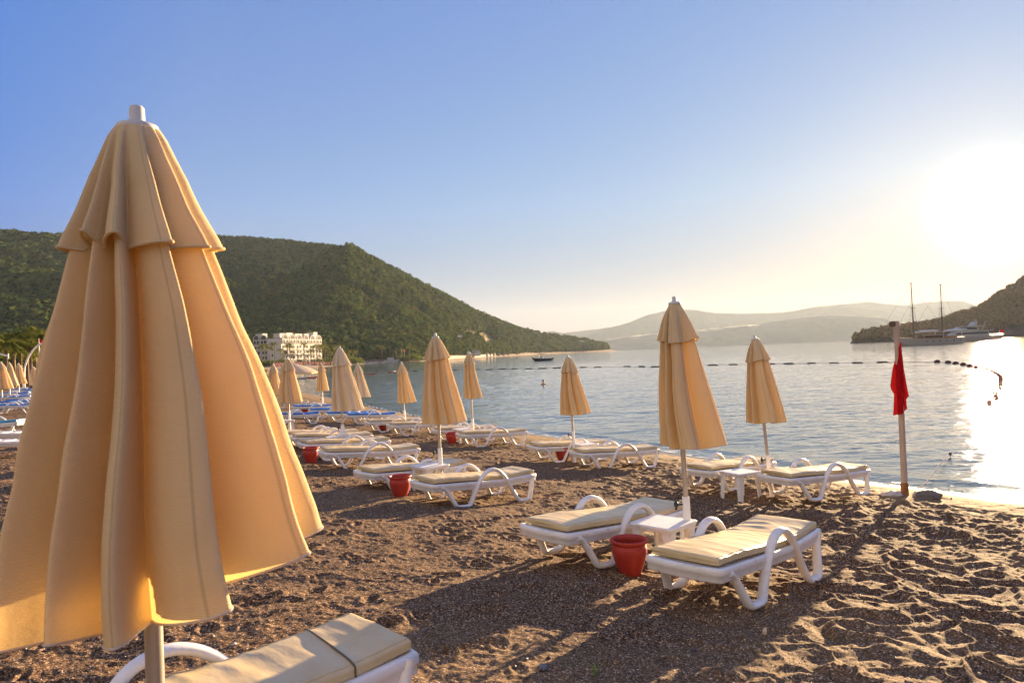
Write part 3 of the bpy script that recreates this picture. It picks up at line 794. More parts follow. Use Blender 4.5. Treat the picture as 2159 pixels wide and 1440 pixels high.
def make_lounger(seed=1, e=.06, pad='mattress', label='', group='white plastic sun loungers', cord=False, detail=2, arched=True):
    root = empty('sun_lounger', (0, 0, 0), 0, label, 'sun lounger', group)
    # apron frame: a bowed strip round the bed
    m = MB()
    path = []
    for t in np.linspace(0, 1, 13): path.append((-.02 - .035 * math.sin(PI * t), .012 - t * (LW + .024), 0))
    for t in np.linspace(.04, 1, 16): path.append((-.02 + t * (LL + .02), -LW - .014, e * sstep(1.05, 1.9, t * LL) * max(0, (t * LL - 1.05) / .85)))
    for t in np.linspace(.1, 1, 6): path.append((LL, -LW - .012 + t * (LW + .024), e))
    for t in np.linspace(.96, .04, 15): path.append((-.02 + t * (LL + .02), .014, e * sstep(1.05, 1.9, t * LL) * max(0, (t * LL - 1.05) / .85)))
    sec = [(.024, .370), (.032, .358), (.033, .316), (.020, .309), (.022, .268), (.014, .258), (-.004, .258), (-.012, .290), (-.014, .370)]
    rings = []
    N = len(path)
    for i in range(N):
        a, b = Vector(path[i - 1]), Vector(path[(i + 1) % N]); t = (b - a); t.z = 0; t.normalize()
        out = Vector((-t.y, t.x, 0)) * -1.0
        c = Vector((.95, -.3, 0)); P = Vector(path[i])
        if (P - c).dot(out) < 0: out = -out
        rings.append([P + out * o + Vector((0, 0, z)) for o, z in sec])
    rings.append(rings[0])
    m.loft(rings, True, False, True)
    fr = m.build('frame', M['plastic'], root)
    m = MB()
    for k in range(15 if detail >= 2 else 6):
        w = .085 if detail >= 2 else .22
        x = .06 + k * (.124 if detail >= 2 else .33)
        m.box((x + .02, -LW / 2, .352 + e * sstep(1.05, 1.9, x) * max(0, (x - 1.05) / .85)), (w, LW - .01, .018))
    m.build('slats', M['plastic'], root)
    # the waved side rails that are legs and armrests in one
    if not arched:
        for x in (.22, 1.62):
            for y in (-.03, -LW + .03):
                m = MB(); m.tube([(x - .06, y, .30), (x, y, .15), (x + .02, y, -.02)], [.05, .042, .036], 8, flat=(1, .7)); m.build('leg', M['plastic'], root)
    for sgn in ((0, 1) if arched else ()):
        m = MB()
        pts = []
        for x, z in LOOP:
            sp = .020 + .05 * max(0, (.27 - z) / .27) + (.016 if .6 < x < 1.5 and z > .2 else 0)
            y = sp if sgn == 0 else -LW - sp
            pts.append((x, y, z + .02 + (e if x > 1.80 else 0) * (x - 1.8) / .07))
        pts = spline(pts, 4 if detail >= 2 else 2)
        m.tube(pts, .035, 14 if detail >= 2 else 6, flat=(.84, 1.22), upv=(0, 1, 0))
        m.build('leg_loop', M['plastic'], root)
    if pad:
        me, (X, Y, Z) = mattress_mesh(seed, e, M[pad], 1.0, (110, 34) if detail >= 2 else (34, 10))
        P = np.stack([X, Y, Z], -1)
        bpy.data.meshes.remove(me)
        mt = obj('mattress', grid_mesh_tube('mattress', P, M[pad]), root)
        if detail >= 2:
            cyi = P.shape[1]
            m = MB()
            for frac in (0, 1):                       # the welted seams along both long sides
                k = int(np.argmin(np.abs(P[60, :, 2] - P[60, :, 2].max() * .985) + (P[60, :, 1] + .3) * (1 if frac else -1) * .2))
                m.tube([Vector(p) for p in P[2:-2:2, k]], .0042, 5)
            m.build('piping', M[pad], mt)
        if cord:
            m = MB(); x = 1.60
            i = int(np.argmin(np.abs(P[:, 0, 0] - x)))
            sec_ = [Vector(p) for p in P[i]]
            c = sum(sec_, Vector()) / len(sec_)
            ring = [c + (p - c) * 1.012 + Vector((.10 * (p.y + .3), 0, .004 if p.z > c.z else -.004)) for p in sec_]
            ring = [p if p.z > c.z - .02 else Vector((p.x, p.y * 1.08 + .024, p.z - .055)) for p in ring]
            m.tube(ring[::2], .0055, 6, closed=True)
            m.build('tie_cord', M['rope'], root)
    return root

def lounger_at(root, px, py, a, z=None, side=0, dz=0.0):
    """foot-left (side 0) or foot-right (1) top corner of the mattress at a pixel"""
    if z is None:
        g = 0.0
        for i in range(30):
            p = at_z(px, py, g + .44); q = Vector((p.x + math.cos(a) * .9 + math.sin(a) * .3, p.y + math.sin(a) * .9 - math.cos(a) * .3))
            g = .5 * g + .5 * gz(q.x, q.y)
    else: g = z
    p = at_z(px, py, g + .44); p.z = g - .012 + dz
    if side == 1: p = p + Vector((-math.sin(a) * LW, math.cos(a) * LW, 0))
    # lie along the slope of the beach
    h = Vector((p.x + math.cos(a) * 1.9, p.y + math.sin(a) * 1.9))
    dzh = (gz(h.x, h.y) - gz(p.x, p.y)) * .8
    pit = math.atan2(dzh, 1.9)
    w = Vector((p.x + math.sin(a) * .6, p.y - math.cos(a) * .6)); rol = math.atan2((gz(w.x, w.y) - gz(p.x, p.y)) * .5, .6)
    root.rotation_mode = 'XYZ'
    root.location = (p.x, p.y, p.z - dzh * .45)
    root.rotation_euler = (-rol, -pit, a)
    return root

def make_table(label='', group='white plastic side tables'):
    root = empty('side_table', (0, 0, 0), 0, label, 'table', group)
    h, w = .43, .25
    def sq(s, z, c=.05, b=.0):
        out = []
        for qx, qy in ((1, 1), (-1, 1), (-1, -1), (1, -1)):
            for k in range(5):
                th = k * PI / 8 + {(1, 1): 0, (-1, 1): PI / 2, (-1, -1): PI, (1, -1): 1.5 * PI}[(qx, qy)]
                out.append(Vector((qx * (s - c) + c * math.cos(th), qy * (s - c) + c * math.sin(th), z)))
        return out
    m = MB(); m.loft([sq(w - .025, h - .055), sq(w - .012, h - .05), sq(w, h - .012), sq(w - .004, h - .003), sq(w - .014, h), sq(w - .03, h - .004)], True, True, False)
    m.build('table_top', M['plastic'], root)
    for sx in (1, -1):
        for sy in (1, -1):
            m = MB(); rings = []
            for z, o, s in ((h - .052, .165, .052), (h - .12, .172, .044), (.2, .185, .036), (-.03, .20, .030)):
                c = Vector((sx * o, sy * o, z))
                rings.append([c + Vector((sx * a * s, sy * b * s, 0)) for a, b in ((1, 1), (-1, 1), (-1, .35), (.35, .35), (.35, -1), (1, -1))][::(1 if sx * sy > 0 else -1)])
            m.loft(rings, True, True, False)
            m.build('leg', M['plastic'], root)
    return root
def make_pot(label='', group='red clay pots'):
    root = empty('plant_pot', (0, 0, 0), 0, label, 'pot', group)
    m = MB()
    m.lathe([(.001, -.03), (.088, -.03), (.098, .0), (.118, .06), (.142, .13), (.157, .19), (.160, .225), (.152, .252), (.146, .262), (.150, .270), (.165, .282), (.172, .294), (.170, .306), (.160, .312), (.148, .308), (.140, .290),
             (.136, .262), (.148, .225), (.144, .19), (.128, .12), (.12, .10)], 40)
    m.build('pot_wall', M['pot'], root)
    m = MB(); m.lathe([(.126, .13), (.08, .138), (.001, .132)], 24); m.build('sand_fill', M['sand'], root)
    return root

# ---- the umbrellas you can tell apart
def umb_px(tip, Y, H=2.63):
    p = at_y(tip[0], tip[1], Y)
    return Vector((p.x, p.y, p.z - H))
U = {}
def umbrella(seed, label, tip, Y, tilt=(0, 0), rz=0, H=None, base=None, **kw):
    p = at_y(tip[0], tip[1], Y)
    bx, by = p.x - math.sin(tilt[1]) * 2.6, p.y + math.sin(tilt[0]) * 2.6
    g = gz(bx, by)
    h = max(1.9, min(2.9, (p.z - g)))
    r = make_umbrella(seed, label, H=h, **kw)
    stand(r, Vector((bx, by, p.z - h)), rz, tilt)
    return r
umbrella(11, 'largest and nearest closed beige umbrella, its canopy filling the left of the view', (288, 224), 2.13, R=.50, L=1.34, n=11, depth=.63, detail=3, turn=math.radians(-63.1 - 72), widths=[24, 26, 38, 31, 31, 36, 34, 36, 34, 36, 34], pdir=1.1, prof=([0, .024, .106, .186, .24, .30, .43, .62, .82, 1], [.13, .165, .245, .325, .385, .435, .55, .72, .88, 1]), lean=(-.01, .17), rise=(.07, .09), flare=.07)
umbrella(25, 'closed beige umbrella in the table with the red pot, its canopy blown to the right', (1421.5, 625), 7.08, (0, -.012), R=.36, L=1.40, lean=(.125, .02), n=8, depth=.58, turn=.3, knob_a=PI)
umbrella(33, 'closed beige umbrella on a leaning pole nearest the red flag', (1592, 706), 11.9, (0, -.058), R=.36, L=1.36, lean=(.035, 0), n=8, depth=.54, knob_a=PI)
umbrella(45, 'closed beige umbrella at the water edge over the loungers before the swimmer', (1197.5, 748), 16.6, (0, -.02), R=.36, L=1.30, lean=(.10, .03), n=8, depth=.54, knob_a=PI)
umbrella(51, 'closed beige umbrella with flared hem in the table beside the second red pot', (917.5, 702), 12.0, (0, 0), R=.385, L=1.42, lean=(.10, 0), n=8, depth=.54, knob_a=PI)
umbrella(64, 'slim closed beige umbrella just left of the motor boat by the water', (988, 740), 21.0, (0, -.015), R=.33, L=1.30, lean=(.06, 0), n=8, depth=.54, detail=2)
umbrella(77, 'closed beige umbrella with creased folds on a cone shaped white collar', (716, 730), 17.0, (0, 0), R=.40, L=1.44, lean=(.12, 0), n=8, depth=.5, collar=True, cloth_='canopy_faded')
umbrella(82, 'closed beige umbrella standing before the open parasol', (606, 753), 23.6, (.01, .01), R=.42, L=1.42, lean=(.07, 0), n=8, depth=.52)
umbrella(93, 'closed beige umbrella with golden right side over the row ending at the water', (846, 763), 26.0, (0, -.02), R=.35, L=1.40, lean=(.12, 0), n=8, depth=.45, detail=1)
umbrella(104, 'closed pale umbrella half hidden behind the one with creased folds', (754, 765), 31.0, (0, 0), R=.36, L=1.40, lean=(.16, 0), n=8, depth=.52, detail=1, cloth_='canopy_faded')
umbrella(115, 'closed beige umbrella over the blue loungers right of the open parasol', (677, 765), 37.0, (0, 0), R=.36, L=1.36, lean=(.03, 0), n=8, depth=.52, detail=1)
umbrella(126, 'closed beige umbrella half hidden left of the open parasol', (576, 767), 33.0, (0, .02), R=.38, L=1.36, lean=(.0, 0), n=8, depth=.52, detail=1)
umbrella(137, 'closed beige umbrella peeping out from behind the nearest umbrella', (533, 741), 17.0, (0, 0), R=.40, L=1.40, lean=(.10, 0), n=8, depth=.52, detail=1)
left_lab = ['closed beige umbrella at the far left edge above blue loungers', 'second closed umbrella from the left edge above blue loungers',
            'third closed umbrella from the left edge above blue loungers', 'closed umbrella nearest to the curved white lamp post']
for k, (tx_, ty_, Y) in enumerate(((2, 762, 41), (19, 763, 48), (38.5, 765, 54), (70, 772, 60))):
    umbrella(200 + k, left_lab[k], (tx_, ty_), Y, (0, 0), R=.44, L=1.5, lean=(.18, 0), n=8, depth=.52, detail=1)

def open_parasol():
    Y = 45.0
    p = at_y(618, 763, Y); g = gz(p.x, p.y)
    root = empty('beach_umbrella', (p.x, p.y, g), .2, 'open cream parasol spread behind a closed umbrella', 'beach umbrella', 'open parasols')
    H = p.z - g
    n, R = 8, 1.62
    def pt(k, q):
        a = 2 * PI * k / n
        rr = R * q * (1 - .07 * abs(math.sin(n * a / 2)) * q)
        return (rr * math.cos(a), rr * math.sin(a), H - .1 - .62 * q ** 1.25 + .05 * abs(math.sin(n * a / 2)) * q)
    nk = 64
    P = np.array([[pt(k * n / nk, q) for q in np.linspace(.02, 1, 14)] for k in range(nk)])
    a = obj('canopy', grid_mesh('canopy', P, True, cloth('cream_canopy_cloth', (.70, .60, .45), (.8, .55, .3), .3, False)), root)
    P2 = np.array([[(*pt(k * n / nk, 1.0)[:2], pt(k * n / nk, 1.0)[2] - q) for q in np.linspace(0, .10, 3)] for k in range(nk)])
    obj('valance', grid_mesh('valance', P2, True, M['canopy']), root)
    for k in range(n):
        m = MB(); x, y, z = pt(k, .98); m.tube([(0, 0, H - .13), (x * .5, y * .5, (H - .15) * .5 + z * .5 - .02), (x, y, z - .012)], .009, 5); m.build('rib', M['steel'], root)
    m = MB(); m.tube([(0, 0, -.2), (0, 0, H)], .024, 10); m.build('pole', M['steelwhite'], root)
    m = MB(); m.lathe([(.001, .08), (.025, .07), (.03, 0), (.06, -.08)], 12, (0, 0, H)); m.build('finial', M['finial'], root)
open_parasol()

# ---- loungers, near ones first; each has its own cushion
def lounger(seed, e, label, px, py, a, z=None, side=0, pad='mattress', dz=0, **kw):
    r = make_lounger(seed, e, pad, label, **kw)
    return lounger_at(r, px, py, a, z, side, dz)
lounger(1, .07, 'padded white lounger right of the first red pot, closest to the rippled sand', 1371.6, 1167.4, .80, z=0.0)
lounger(2, .05, 'padded white lounger left of the first red pot with its head by the umbrella pole', 1102.2, 1101, .73, z=0.0)
lounger(3, .05, 'padded white lounger right of the second red pot', 867.7, 1009.8, .69, z=-.13)
lounger(4, .05, 'padded white lounger behind the second red pot, mostly pale grey on top', 748, 988.9, .75, z=-.13)
lounger(5, .03, 'padded white lounger with tall arch nearest the red flag pole', 1601, 994.3, .52, z=-.36)
lounger(6, .03, 'padded white lounger left of the low table under the leaning umbrella', 1437, 981.5, .68, z=-.36)
lounger(7, .03, 'padded white lounger right of a red pot at the water edge before the swimmer', 1202, 946.7, .42)
lounger(8, .03, 'padded white lounger left of the water edge red pot, below the swimmer', 1112, 934.5, .45)
lounger(9, .05, 'padded white lounger with high arch under the umbrella with a cone collar', 672.6, 946.7, .52)
lounger(10, .05, 'padded white lounger behind the cone collar umbrella, above a red pot', 629.7, 930.4, .56)
lounger(12, .04, 'padded white lounger below the slim umbrella, head towards the shoreline', 962, 910, .45)
lounger(13, .04, 'padded white lounger half hidden behind the red pot under the slim umbrella', 910, 902, .5, detail=1)
lounger(14, .04, 'padded white lounger under the golden sided umbrella, front one of its pair', 815.7, 892, .5, detail=1)
lounger(15, .04, 'padded white lounger under the golden sided umbrella, rear one of its pair', 768, 886, .52, detail=1)
lounger(16, .04, 'padded white lounger in the row behind the cone collar umbrella, front one', 611, 917, .5, detail=1)
lounger(17, .04, 'padded white lounger in the row behind the cone collar umbrella, rear one', 590, 911, .5, detail=1)
# the one beside the nearest umbrella, its head towards the camera's right
def near_lounger():
    r = make_lounger(21, .03, 'mattress', 'nearest padded lounger with a dark cord tied round its cushion', cord=True)
    HL = at_z(735, 1285, CAMZ - 1.41)
    a = .765
    r.location = (HL.x - math.cos(a) * 1.9, HL.y - math.sin(a) * 1.9, CAMZ - 1.41 - .47); r.rotation_euler = (0, 0, a)
    for ch in r.children:
        if ch.name.startswith('leg_loop'): ch.scale.x = 1.12; ch.location.x = 1.865 * (1 - 1.12)
    q = make_lounger(22, .03, 'mattress', 'padded lounger mostly hidden behind the nearest umbrella hem', detail=1)
    q.location = (-4.9, 4.3, r.location.z); q.rotation_euler = (0, 0, a)
near_lounger()
# blue ones along the water
BL = 'blue padded white loungers'
b0 = lounger(31, .04, 'blue padded lounger below the pale half hidden umbrella, nearest the water', 729.7, 872, .36, pad='blue', group=BL, detail=1)
def more_blue(px, py, a, lab, z=None):
    r = dup(b0); r['label'] = lab
    return lounger_at(r, px, py, a, z)
more_blue(686.7, 869, .42, 'blue padded lounger just behind the cone collar umbrella pole')
more_blue(651, 862, .45, 'blue padded lounger with a red pot at its foot, front one of its pair')
more_blue(616, 855, .45, 'blue padded lounger left of the far red pot, rear one of its pair')
more_blue(563, 872, .5, 'blue padded lounger peeping out at the right side of the nearest umbrella')
b1 = lounger(37, .04, 'white lounger by the umbrella left of the open parasol, front one', 572, 846, .3, group='white plastic sun loungers', detail=1)
r_ = dup(b1); r_['label'] = 'white lounger by the umbrella left of the open parasol, rear one'; lounger_at(r_, 563, 839, .3)
left_blue = [(-22, 853, .35), (2, 846, .38), (22, 842, .4), (-14, 836, .4), (26, 834, .42), (40, 829, .42), (-6, 828, .42), (44, 822, .45), (20, 820, .45)]
left_text = ['lowest blue lounger at the left edge, nearest the bare loungers', 'second lowest blue lounger at the left edge beside the nearest canopy', 'blue lounger in the left rows, third up from the bare loungers',
             'blue lounger in the left rows, cut by the picture edge', 'blue lounger in the left rows, touching the nearest canopy', 'blue lounger in the left rows, in the middle row beside the nearest canopy',
             'blue lounger in the left rows, beneath the leftmost umbrella', 'blue lounger in the left rows, highest one beside the nearest canopy', 'blue lounger in the left rows, below the third umbrella']
for (px_, py_, a_), t_ in zip(left_blue, left_text): more_blue(px_, py_, a_, t_)
tl = lounger(38, .04, 'teal padded lounger cut off by the left edge', -84, 888, .1, pad='teal', group='teal padded loungers', detail=1)
wl = lounger(39, .0, 'bare white lounger at the left edge, front one of two', -75, 921, .03, arched=False, pad=None, group='bare white loungers', detail=1)
w2 = dup(wl); w2['label'] = 'bare white lounger at the left edge, rear one of two'; lounger_at(w2, -70, 905, .03)

# ---- tables and pots
t0 = make_table('white side table beside the first red pot, nearest of the tables')
def table(p, rz, label, first=False):
    r = t0 if first else dup(t0); r['label'] = label
    r.location = p; r.rotation_euler = (0, 0, rz); return r
def ub(tip, Y, dx=0, dy=0):
    p = at_y(tip[0], tip[1], Y); return Vector((p.x + dx, p.y + dy, gz(p.x + dx, p.y + dy)))
table(Vector((1.42, 7.06, -.005)), .78, 'white side table beside the first red pot, nearest of the tables', True)
table(ub((917.5, 702), 12.0, -.17, -.05), .70, 'white side table beside the second red pot')
table(Vector((3.66, 11.75, -.37)), .45, 'low white side table under the leaning umbrella')
table(ub((1197.5, 748), 16.6, .3, .1), .5, 'white side table under the umbrella before the swimmer')
table(ub((716, 730), 17.0, -.1, -.1), .5, 'white side table under the cone collar umbrella')
table(ub((988, 740), 21.0, -.25, -.1), .5, 'white side table under the slim umbrella')
table(ub((846, 763), 26.0, -.1, -.1), .5, 'white side table under the golden sided umbrella')
table(ub((606, 753), 23.6, -.1, -.1), .5, 'white side table under the umbrella before the open parasol')
table(ub((677, 765), 37.0, -.1, -.1), .5, 'white side table between the blue loungers')
p0 = make_pot()
def pot(px, py, label, first=False, s=1.0):
    r = p0 if first else dup(p0); r['label'] = label
    r.location = on_beach(px, py); r.scale = (s * 1.06, s * 1.06, s * 1.04); return r
pot(1329, 1207, 'largest red pot, between the two nearest full loungers', True)
pot(845, 1046, 'red pot before the lounger pair under the flared umbrella')
pot(656, 975, 'red pot beneath the loungers under the cone collar umbrella')
pot(1187, 971, 'red pot between the water edge loungers before the swimmer')
pot(953, 935, 'red pot between the loungers under the slim umbrella')
pot(807, 908, 'red pot between the loungers under the golden sided umbrella')
pot(643, 872, 'red pot between the blue loungers by the water')

# ---- red flag on its pole, stones at its foot
def flag_pole():
    b = on_beach(1908, 1043); Y = b.y
    t = at_y(1889, 677, Y)
    root = empty('flag_pole', b, 0, 'tall weathered white pole at the water edge that carries the red flag', 'pole')
    m = MB(); d = t - b
    m.tube([Vector((0, 0, -.3)), Vector((0, 0, 0)), d * .5 + Vector((.01, 0, 0)), d], [.054, .052, .049, .046], 12); m.build('pole', M['wood2'], root)
    m = MB(); m.tube([Vector((0, 0, -.05)) - d * .0, d * .07], [.064, .061], 12); m.build('rusty_foot', M['rust'], root)
    m = MB(); c = d + Vector((-.075, -.01, -.05)); m.tube([c + Vector((0, -.03, 0)), c + Vector((0, .03, 0))], .05, 12); m.build('pulley', M['mast'], root)
    m = MB(); m.tube([d * .3 + Vector((-.06, 0, .05)), d * .3 + Vector((-.13, -.01, .03)), d * .3 + Vector((-.12, 0, -.02))], .006, 5); m.build('cleat', M['mast'], root)
    L = [(1898, 722), (1895, 745), (1891, 765), (1887, 790), (1884, 815), (1886, 822), (1892, 832), (1891.5, 850), (1890, 877)]
    Rr = [(1900, 720), (1904, 742), (1909, 765), (1913, 790), (1917, 815), (1921, 836), (1915, 842), (1916, 855), (1917, 863)]
    P = []
    for k in range(60):
        q = k / 59 * (len(L) - 1); i = min(int(q), len(L) - 2); f = q - i
        l = [L[i][j] * (1 - f) + L[i + 1][j] * f for j in (0, 1)]; r = [Rr[i][j] * (1 - f) + Rr[i + 1][j] * f for j in (0, 1)]
        row = []
        for j in range(24):
            w = j / 23
            p = at_y(l[0] * (1 - w) + r[0] * w, l[1] * (1 - w) + r[1] * w, Y - .075)
            amp = min(1, k / 18)
            p.y += amp * (.045 * math.sin(w * 8.5 + k * .03) + .02 * math.sin(w * 17 + 1 - k * .05) + .12 * (abs(w - .5) * 2) ** 2 * .7)
            row.append(p)
        P.append(row)
    P = np.array([[tuple(p) for p in r] for r in P])
    o = obj('flag', grid_mesh('flag', P, False, M['flag']))
    put(o, 'limp red warning flag hanging down the tall pole', 'flag')
M['wood2'] = simple('weathered_white_pole', (.40, .32, .27), .75, .3, 3, 0, .3, 25)
M['rust'] = simple('rusty_iron', (.22, .09, .035), .8, .5, 12, 0, .5, 30)
flag_pole()
def rock(name, p, size, seed, mat, label, cat='stone', group=None):
    r = np.random.RandomState(seed)
    n, mm = 26, 16
    th, ph = np.meshgrid(np.linspace(0, 2 * PI, n, endpoint=False), np.linspace(.001, PI - .001, mm), indexing='ij')
    d = np.stack([np.cos(th) * np.sin(ph), np.sin(th) * np.sin(ph), np.cos(ph)], -1)
    rad = 1 + .35 * fbm(d[..., 0] * 1.6 + seed, d[..., 1] * 1.6 + d[..., 2] * 1.3, 3, seed) 
    P = d * rad[..., None] * np.array(size)
    o = obj(name, grid_mesh(name, P, True, mat, flip=True)); o.location = p
    return put(o, label, cat, group)
rock('stone', on_beach(1955, 1050) + Vector((0, 0, .03)), (.21, .13, .10), 3, M['stone'], 'dark angular stone right of the flag pole foot')
rock('stone', on_beach(1880, 1045) + Vector((0, 0, .03)), (.17, .11, .055), 5, M['whitestone'], 'pale flat stone left of the flag pole foot')
rock('stone', on_beach(1934, 1046) + Vector((0, 0, .02)), (.08, .07, .06), 8, M['whitestone'], 'small pale stone touching the flag pole foot')
rock('stone', on_beach(2002, 1034) + Vector((0, 0, .02)), (.055, .04, .03), 9, M['stone'], 'small dark stone in the wash right of the flag pole')
rock('stone', on_beach(2026, 1038) + Vector((0, 0, .02)), (.05, .035, .02), 10, M['stone'], 'flat dark stone in the wash, farthest right')
rock('pebble', on_beach(1144, 1413) + Vector((0, 0, .02)), (.030, .024, .02), 12, M['slate'] if 'slate' in M else M['stone'], 'blue grey pebble lying on the sand at the bottom middle')
rock('shell', on_beach(1613, 1337) + Vector((0, 0, .02)), (.014, .012, .03), 14, M['shell'] if 'shell' in M else M['whitestone'], 'small cream shell standing in the rippled sand', 'shell')
def sprout():
    b = on_beach(1256, 1432); m = MB(); r = random.Random(3)
    for k in range(9):
        a = r.uniform(0, 2 * PI); l = r.uniform(.05, .10)
        d = Vector((math.cos(a), math.sin(a), 0)); w = d.cross(Vector((0, 0, 1))) * .004
        p = [Vector((0, 0, -.01)), d * l * .25 + Vector((0, 0, l * .6)), d * l * .7 + Vector((0, 0, l * .85))]
        m.add([p[0] - w, p[0] + w, p[1] + w, p[1] - w, p[2]], [(0, 1, 2, 3), (3, 2, 4)])
    o = m.build('grass_tuft', simple('fresh_green_blade', (.14, .24, .03), .5, .2)); o.location = b + Vector((0, 0, .02))
    put(o, 'tiny green sprout growing out of the sand at the bottom', 'plant')
sprout()
def gravel():
    r = np.random.RandomState(8); n = 15000
    Yd = np.exp(r.uniform(math.log(2.3), math.log(13), n)); X = r.uniform(-.78, .78, n) * Yd
    z = base_z(X, Yd) + sand_relief(X, Yd)
    sz = r.uniform(.0025, .0068, n) * np.where(r.rand(n) < .03, r.uniform(1.8, 3.6, n), 1)
    octa = np.array([(1, 0, 0), (0, 1, 0), (-1, 0, 0), (0, -1, 0), (0, 0, .7), (0, 0, -.7)], float)
    f = np.array([(0, 1, 4), (1, 2, 4), (2, 3, 4), (3, 0, 4), (1, 0, 5), (2, 1, 5), (3, 2, 5), (0, 3, 5)])
    a = r.uniform(0, 2 * PI, n); jit = 1 + .3 * r.normal(size=(n, 6, 1))
    V = octa[None] * jit * sz[:, None, None]
    x = V[..., 0] * np.cos(a)[:, None] - V[..., 1] * np.sin(a)[:, None] + X[:, None]; y = V[..., 0] * np.sin(a)[:, None] + V[..., 1] * np.cos(a)[:, None] + Yd[:, None]
    V = np.stack([x, y, V[..., 2] + z[:, None] + sz[:, None] * .3], -1).reshape(-1, 3)
    Fq = (f[None] + (np.arange(n) * 6)[:, None, None]).reshape(-1, 3)
    t = NT('loose_gravel'); at = t.n('ShaderNodeAttribute', attribute_name='tint')
    m = t.done(t.bsdf(t.ramp(at.outputs['Fac'], [(0, (.05, .045, .045)), (.45, (.17, .13, .10)), (.8, (.34, .28, .23)), (1, (.58, .54, .50))]), .6))
    o = obj('gravel', np_mesh('gravel', V, Fq, False, m, {'tint': np.repeat(r.rand(n) ** 1.3, 6)}))
    put(o, 'loose coarse grains and pebbles strewn over the sand', 'gravel', kind='stuff')
gravel()
# ================================================================== BOATS, BUOYS, BUILDINGS, PALMS
def floats():
    m = MB()
    m.tube([(-.62, 0, 0), (-.55, 0, 0), (.55, 0, 0), (.62, 0, 0)], [.07, .15, .15, .07], 10)
    m.tube([(-.62, 0, 0), (-.75, 0, -.05)], .03, 6); m.tube([(.62, 0, 0), (.75, 0, -.05)], .03, 6)
    me = m.mesh('buoy', M['float'])
    lab, grp = 'dark oblong float lying in the long straight line of floats across the bay', 'floats of the straight buoy line'
    xs = [(830, 783), (858, 781), (876, 782), (905, 780.5), (960, 780.5), (1006.5, 779.5), (1032.5, 779.5), (1059, 778.5), (1085, 778), (1115, 777.5), (1144, 777), (1174, 776), (1231, 774.8), (1260, 774.5), (1322, 773), (1353, 773), (1382, 773.4), (1503, 770),
          (1546, 769), (1624, 767.8), (1663, 767), (1711, 766.2), (1759, 765.8), (1808, 765.2), (1861, 764)]
    pts = []
    for i, (px, py) in enumerate(xs):
        p = at_z(px, py, WATER + .02); pts.append(p)
    for i, p in enumerate(pts):
        o = bpy.data.objects.new('buoy', me); COL.objects.link(o); o.location = p
        a, b = pts[max(0, i - 1)], pts[min(len(pts) - 1, i + 1)]
        o.rotation_euler = (0, 0, math.atan2(b.y - a.y, b.x - a.x) + random.Random(i).uniform(-.15, .15))
        o.scale = (max(.7, min(1.6, (12 if px < 1300 else 12) * p.y / 1500 / .7)),) * 1 + (.95, .9)
        put(o, lab, 'buoy', grp)
    m = MB()
    m.lathe([(.02, -.2), (.16, -.14), (.2, 0), (.16, .14), (.05, .2), (.001, .21)], 12)
    me2 = m.mesh('buoy', M['floatred'])
    ring = [(1976, 763.5), (1999, 765), (2015, 767), (2031, 769), (2045, 772), (2060, 774), (2072, 777), (2083, 780), (2092, 783.5), (2100, 787), (2106, 791), (2109.5, 795), (2110, 800), (2110, 805), (2109, 812), (2108, 820), (2098, 828)]
    lab2, grp2 = 'small dark red float in the curved end of the buoy line on the glittering water', 'floats of the curved buoy line'
    P = []
    for i, (px, py) in enumerate(ring):
        o = bpy.data.objects.new('buoy', me2); COL.objects.link(o); p = at_z(px, py, WATER + .03); o.location = p; P.append(p)
        s = 11.0 * p.y / 1500 / .4; o.scale = (s * 1.2, s, s * .95); put(o, lab2, 'buoy', grp2)
    for (px, py), l in (((2099, 837), 'large dark red float second from the end of the curved buoy line'), ((2086, 848), 'large dark red float at the near end of the curved buoy line')):
        o = bpy.data.objects.new('buoy', me2); COL.objects.link(o); p = at_z(px, py, WATER + .05); o.location = p; P.append(p)
        s = 13.0 * p.y / 1500 / .4; o.scale = (s, s, s * .9); put(o, l, 'buoy', grp2)
    m = MB(); q = pts[::-1]
    m.tube([Vector((p.x, p.y, WATER + .04)) for p in pts + P], .018, 5)
    put(m.build('buoy_rope', M['rope']), 'thin rope strung through the line of floats', 'rope')
    a = at_z(1952, 1018, WATER + .1); b = at_z(2003, 958, WATER + .05)
    g = on_beach(1936, 1036)
    m = MB(); m.tube([g + Vector((0, 0, .05)), a, (a + b) / 2 + Vector((0, 0, .04)), b, at_z(2014, 942, WATER - .1)], .011, 5)
    put(m.build('mooring_line', M['hem']), 'thin pale mooring line running from the flag pole into the water', 'rope')
    m = MB(); m.lathe([(.001, -.05), (.03, -.025), (.033, .012), (.001, .035)], 10); o = m.build('float', M['float']); o.location = b + Vector((0, 0, .02)); put(o, 'little dark float on the thin mooring line', 'float')
floats()

